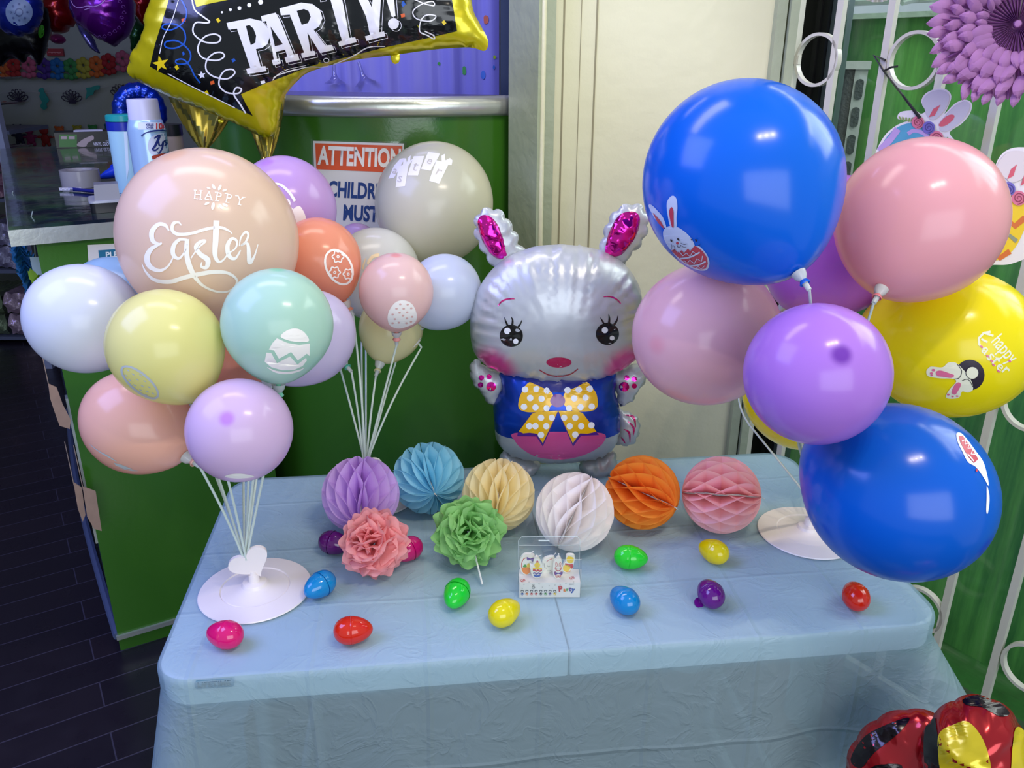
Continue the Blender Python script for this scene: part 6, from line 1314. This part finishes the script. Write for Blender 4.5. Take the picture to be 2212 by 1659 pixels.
wood = mat('pale_wood_board', 'a98a78', rough=.55, var=.25, vscale=30)
def board(lab, L, d, holes=True):
    pl = P(*L[0], d); n = np.array([.55, -.83, 0]); e = thing('letter_board', lab, 'board', tuple(pl-np.array([0, 0, .05])), 'wooden boards hung on the counter shelves')
    mb = MB(); mb.prism([tuple(onpl(x, y, pl, n)) for x, y in L], tuple(-n*-.006)); obj('board', mb, wood, e, smooth=False)
    c = [((L[i][0]*.72+.28*sum(q[0] for q in L)/len(L)), (L[i][1]*.72+.28*sum(q[1] for q in L)/len(L))) for i in range(len(L))]
    a = Art(); a.stroke(c, 3, smooth=False, closed=True); mb = MB(); t_ = onpl(*L[0], pl, n)-n*-.003; mb.tube([tuple(t_+np.array([0, 0, -.01])), tuple(t_+np.array([-.03, .05, .09]))], .0012, 5); obj('cord', mb, mat('tan_cord', '7c6a58'), e); decal('scored_line', a, mat('board_score', '5d4638', rough=.6), e, (pl-n*-.0, n), .0008)
board('small pale wooden cut out board hanging from the upper counter shelf', [(104, 828), (122, 836), (135, 872), (152, 905), (150, 925), (128, 918), (118, 890), (108, 860)], 2.0)
board('pale wooden letter board hanging low on the counter shelf, left one', [(158, 1040), (176, 1052), (184, 1110), (178, 1125), (168, 1098)], 2.12)
board('pale wooden letter board hanging low on the counter shelf, right one', [(178, 1050), (206, 1060), (219, 1145), (202, 1140), (188, 1115)], 2.08)

# ================================================================ DECORATIONS ON THE SECURITY GATE
CN = np.array([-.42, -.9, 0]); CN /= np.linalg.norm(CN); Z8 = lambda: Art(1650, 0, 2.765); z8 = lambda L: [(1650+p[0]/2.765, p[1]/2.765) for p in L]
def card(lab, x, y, d, base, layers):
    pl = P(x, y, d); e = thing('bunny_egg_cutout', lab, 'cutout', tuple(pl-np.array([0, 0, .1])), 'egg cutouts hung on the gate'); mb = MB(); mb.prism([tuple(onpl(*q, pl, CN)) for q in base], tuple(-CN*.0025)); b = obj('card', mb, mat('cutout_card', 'e4dde0', rough=.4), e, smooth=False)
    for i, (nm, col, fn) in enumerate(layers):
        a = Z8(); fn(a); decal(nm, a, mat('cut_'+col, col, rough=.4), b, (pl, CN), .0006+.0005*i)
    return e, pl
def rose(a, x, y, r): a.ell(x, y, r)
def roseln(a, x, y, r): a.stroke([(x+r*t/14*math.cos(t*1.1), y+r*t/14*math.sin(t*1.1)) for t in range(2, 14)], r*.13, n=3)
e1base = [tuple(p) for p in catmull(z8([(665, 940), (680, 880), (730, 800), (800, 745), (860, 720), (800, 710), (815, 670), (900, 660), (940, 680), (970, 655), (940, 610), (965, 560), (1030, 530), (1090, 535), (1120, 575), (1100, 640), (1080, 680), (1140, 620), (1200, 595), (1242, 620), (1230, 680), (1180, 740), (1110, 790), (1140, 840), (1150, 900), (1180, 980), (1170, 1100), (1080, 1220), (900, 1250), (740, 1200), (670, 1080)]), 4, True)]
e, pl1 = card('bunny eared egg cutout behind the top right pink balloon', 1985, 300, 1.66, e1base, [
    ('egg_print', '4f9fc0', lambda a: a.blob([(680, 930), (740, 810), (830, 745), (950, 735), (1040, 800), (1110, 860), (1150, 980), (1130, 1110), (1050, 1200), (900, 1230), (750, 1180), (685, 1060)], 4)),
    ('lilac_swirl', 'b79ad2', lambda a: (a.stroke([(690, 900), (740, 850), (780, 800), (800, 770)], 40), a.stroke([(860, 800), (900, 780), (960, 800), (1000, 850)], 24))),
    ('ear_grey', 'c3bfcc', lambda a: (a.blob([(960, 650), (945, 620), (970, 570), (1030, 540), (1085, 545), (1108, 580), (1090, 640), (1040, 700), (1000, 715), (975, 690)], 4), a.blob([(1050, 770), (1080, 700), (1140, 635), (1200, 605), (1230, 625), (1215, 680), (1160, 740), (1090, 785)], 4))),
    ('ear_pink', 'd0566a', lambda a: (a.poly([(985, 700), (1012, 650), (1055, 625), (1020, 690)]), a.blob([(1045, 750), (1070, 710), (1110, 685), (1138, 690), (1125, 720), (1080, 752)], 4))),
    ('foliage_print', '7f9a4c', lambda a: [a.ell(815+i*18, 715-abs(3-i)*3, 5, 14, -30+i*14) for i in range(6)]+[a.ell(1095, 830, 5, 14, 20), a.ell(1115, 845, 5, 14, 50)]),
    ('rose_pink', 'd6708e', lambda a: (rose(a, 920, 730, 38), rose(a, 1030, 822, 42))), ('rose_violet', '6d62b8', lambda a: rose(a, 985, 762, 38)),
    ('rose_scroll_print', '8c2f4c', lambda a: (roseln(a, 920, 730, 34), roseln(a, 1030, 822, 38))), ('violet_scroll_print', '3f3580', lambda a: roseln(a, 985, 762, 34))])
e2base = [tuple(p) for p in catmull(z8([(1360, 1080), (1370, 1040), (1395, 960), (1440, 905), (1520, 880), (1640, 900), (1700, 1000), (1740, 1200), (1700, 1400), (1600, 1520), (1480, 1575), (1390, 1582), (1310, 1570), (1250, 1480), (1260, 1300), (1310, 1180)]), 4, True)]
e, pl2 = card('bunny eared egg cutout with zigzags at the right edge', 2165, 450, 1.52, e2base, [
    ('egg_print', 'e8c41e', lambda a: a.blob([(1280, 1480), (1270, 1340), (1310, 1220), (1420, 1160), (1560, 1170), (1600, 1250), (1560, 1360), (1500, 1480), (1420, 1545), (1330, 1555)], 4)),
    ('zigzag_orange', 'd06a2a', lambda a: (a.stroke([(1290, 1380), (1350, 1330), (1400, 1370), (1450, 1310), (1500, 1350), (1560, 1300)], 36, smooth=False), a.stroke([(1300, 1540), (1370, 1500), (1410, 1540), (1470, 1500)], 34, smooth=False))),
    ('zigzag_grey', '8a8f78', lambda a: a.stroke([(1290, 1460), (1350, 1400), (1410, 1450), (1460, 1400), (1510, 1440)], 26, smooth=False)),
    ('ear_edge', 'd9cfd2', lambda a: a.blob([(1380, 1060), (1400, 975), (1450, 915), (1520, 900), (1600, 930), (1560, 1050), (1480, 1090), (1440, 1060)], 4)),
    ('ear_pink', 'd0566a', lambda a: (a.poly([(1453, 1070), (1475, 1010), (1512, 980), (1490, 1050)]), a.poly([(1533, 1110), (1556, 1040), (1580, 1080)]))),
    ('rose_pink', 'd6708e', lambda a: (rose(a, 1405, 1090, 32), rose(a, 1522, 1182, 44))), ('rose_violet', '6d62b8', lambda a: rose(a, 1460, 1128, 42)),
    ('rose_scroll_print', '8c2f4c', lambda a: roseln(a, 1522, 1182, 40)), ('violet_scroll_print', '3f3580', lambda a: roseln(a, 1460, 1128, 38))])
# black cord tied to the gate bar
def on_gate(x, y, dd=-.014): return onpl(1650+x/2.765, y/2.765, G0+gn*dd, gn)
cm = mat('black_cord', '16181a', rough=.5)
mb = MB(); K = [on_gate(725, 360), on_gate(655, 328), on_gate(715, 425), np.array(onpl(1650+830/2.765, 570/2.765, pl1, CN)), np.array(onpl(1650+932/2.765, 705/2.765, pl1-CN*-.004, CN))]
mb.tube([tuple(p) for p in K], [.003, .0022, .0018, .0022, .0034], 6); mb.tube([tuple(on_gate(715, 425)), tuple(on_gate(760, 402, -.02)), tuple(on_gate(802, 396))], .0022, 6)
q1 = onpl(1650+1055/2.765, 822/2.765, pl1-CN*-.004, CN); q2 = onpl(1650+1140/2.765, 880/2.765, pl1-CN*-.004, CN); mb.tube([tuple(q1), tuple(q2), tuple(onpl(2155, 400, pl2, CN))], .0028, 6)
o = obj('black_cord', mb, cm, None); tag(o, 'black cord looped round a gate bar holding the egg cutouts', 'cord')
# purple tissue fan
def fan(lab, x, y, rp, d, col, lobes, seed, n=44):
    c = np.array(P(x, y, d)); r = rp*d/FPX; N_ = Vector((c[0]*-.9, -c[1], .05)).normalized(); e1_ = N_.cross(Vector((0, 0, 1))).normalized(); e2_ = e1_.cross(N_); C_ = Vector(c); rs = np.random.RandomState(seed)
    e = thing('tissue_fan', lab, 'paper decoration', tuple(c)); m = mat('fan_'+col, col, rough=.75, transl=.4, spec=.1, var=.35, vscale=30); mb = MB(); V = []; rows = 6
    for i in range(2*n):
        an = math.pi*i/n
        for j in range(rows+1):
            rr = r*(.06+.90*j/rows)*(1 if i % 2 else .93 if j == rows else 1); V.append(C_+e1_*rr*math.cos(an)+e2_*rr*math.sin(an)+N_*((.010+.012*j/rows)*(1 if i % 2 else -1)))
    W_ = rows+1; mb.add(V, [(i*W_+j, ((i+1) % (2*n))*W_+j, ((i+1) % (2*n))*W_+j+1, i*W_+j+1) for i in range(2*n) for j in range(rows)])
    obj('pleated_disc', mb, m, e, ang=15); mb = MB()
    if lobes:
        for ring, (rad, size, lift) in enumerate(((.44, .15, .02), (.60, .20, .026), (.78, .22, .026), (.95, .22, .02))):
            k_ = int(n*(.55+.45*rad)*.8)
            for i in range(k_):
                an = 2*math.pi*(i+.5*(ring % 2))/k_; d_ = e1_*math.cos(an)+e2_*math.sin(an); t_ = -e1_*math.sin(an)+e2_*math.cos(an); o_ = C_+d_*r*(rad-size*.55)+N_*(lift*.4); V = []; A_ = 6; S_ = 4; sw = rs.randn()*.3; size = size*(.85+.3*rs.rand())
                for a_ in range(A_+1):
                    t = a_/A_; wdt = r*size*.36*(math.sin(math.pi*min(1, .12+t*.88))**.8)
                    for b_ in range(S_+1): s = -1+2*b_/S_; V.append(o_+d_*r*size*1.15*t+t_*(wdt*s+sw*r*size*t)+N_*(lift*(.25+.8*math.sin(t*2.4))*r*6-(s*s)*.004+.003*s))
                mb.add(V, [(a_*(S_+1)+b_, a_*(S_+1)+b_+1, (a_+1)*(S_+1)+b_+1, (a_+1)*(S_+1)+b_) for a_ in range(A_) for b_ in range(S_)])
        obj('cut_petals', mb, m, e, ang=22, fixn=False)
    mb = MB(); mb.lathe([(0, .014), (.005, .012), (.008, .0), (0, -.01)], C_, N_, 16); obj('centre_knot', mb, m, e)
    mb = MB(); mb.tube([tuple(C_), (c[0], c[1]+.02, 2.46)], .0012, 5); obj('hanging_line', mb, mat('clear_line', 'cccccc'), e)
fan('large purple tissue fan with cut petals hanging at the top right', 2198, 52, 162, 1.42, 'c48fc6', True, 5)
fan('white tissue fan whose scalloped edge shows at the top of the gate', 1905, -62, 66, 1.55, 'eae6e8', False, 6, 20)

# ================================================================ PLAIN RED FOIL BALLOONS AT THE FRONT RIGHT
rf = foilmat('wine_red_foil', 'a3141c', .55, .18)
def floorfoil(lab, cx, cy, a_, b_, d, T, disc, seed):
    pl = P(cx, cy, d); N_ = np.array([-.42, -.88, .25]); N_ /= np.linalg.norm(N_); e = thing('floor_foil_balloon', lab, 'balloon', (pl[0], pl[1], 0), 'red foil balloons beside the table')
    b = foil('foil_body', circ(cx, cy, a_, b_, 20), pl, N_, .009, T, rf, e, lam=.05, amp=.22, fall=.05, seed=seed, scallop=.004, slam=.045); B_ = bvh_of(b)
    if disc:
        q = Art(); q.blob([(2030, 1585), (2060, 1566), (2092, 1560), (2125, 1600), (2140, 1659), (2140, 1720), (2060, 1740), (2035, 1680), (2028, 1630)], 5); decal('yellow_disc', q, foilmat('warm_yellow_foil', 'd8c01c', .35, .25), b, B_, .001, label='plain yellow panel')
        q = Art(); q.blob([(2192, 1575), (2212, 1580), (2222, 1620), (2215, 1700), (2185, 1720), (2184, 1640)], 5); decal('yellow_disc', q, foilmat('warm_yellow_foil', 'd8c01c'), b, B_, .001)
    q = Art()
    if disc: q.blob([(1998, 1659), (1996, 1600), (2004, 1560), (2020, 1535), (2022, 1560), (2030, 1620), (2026, 1700), (2000, 1700)], 4); q.blob([(2080, 1512), (2110, 1502), (2150, 1512), (2180, 1540), (2160, 1548), (2120, 1528), (2090, 1524)], 4)
    else: q.blob([(1838, 1640), (1870, 1590), (1930, 1560), (1965, 1552), (1940, 1585), (1890, 1625), (1860, 1659)], 4); q.blob([(1880, 1659), (1930, 1650), (1950, 1659), (1930, 1700), (1880, 1700)], 4)
    decal('dark_smudge', q, foilmat('smoke_black_foil', '170a0e', .4, .2), b, B_, .0008, label='smoky black print')
    bt = onpl(cx, cy+b_*.97, pl, N_); mb = MB(); mb.tube([tuple(bt), (bt[0], bt[1], .05)], .0015, 5); obj('ribbon', mb, mat('clear_line', 'cccccc'), e)
    mb = MB(); mb.lathe([(0, 0), (.03, 0), (.028, .04), (.01, .055), (0, .055)], (bt[0], bt[1], .0), (0, 0, 1), 20); obj('weight', mb, rf, e)
floorfoil('dark red foil balloon low at the front right, behind the yellow panelled one', 1968, 1672, 142, 140, 1.235, .045, False, 31)
floorfoil('round red foil balloon with a plain yellow panel in the bottom right corner', 2104, 1640, 118, 138, 1.12, .055, True, 32)
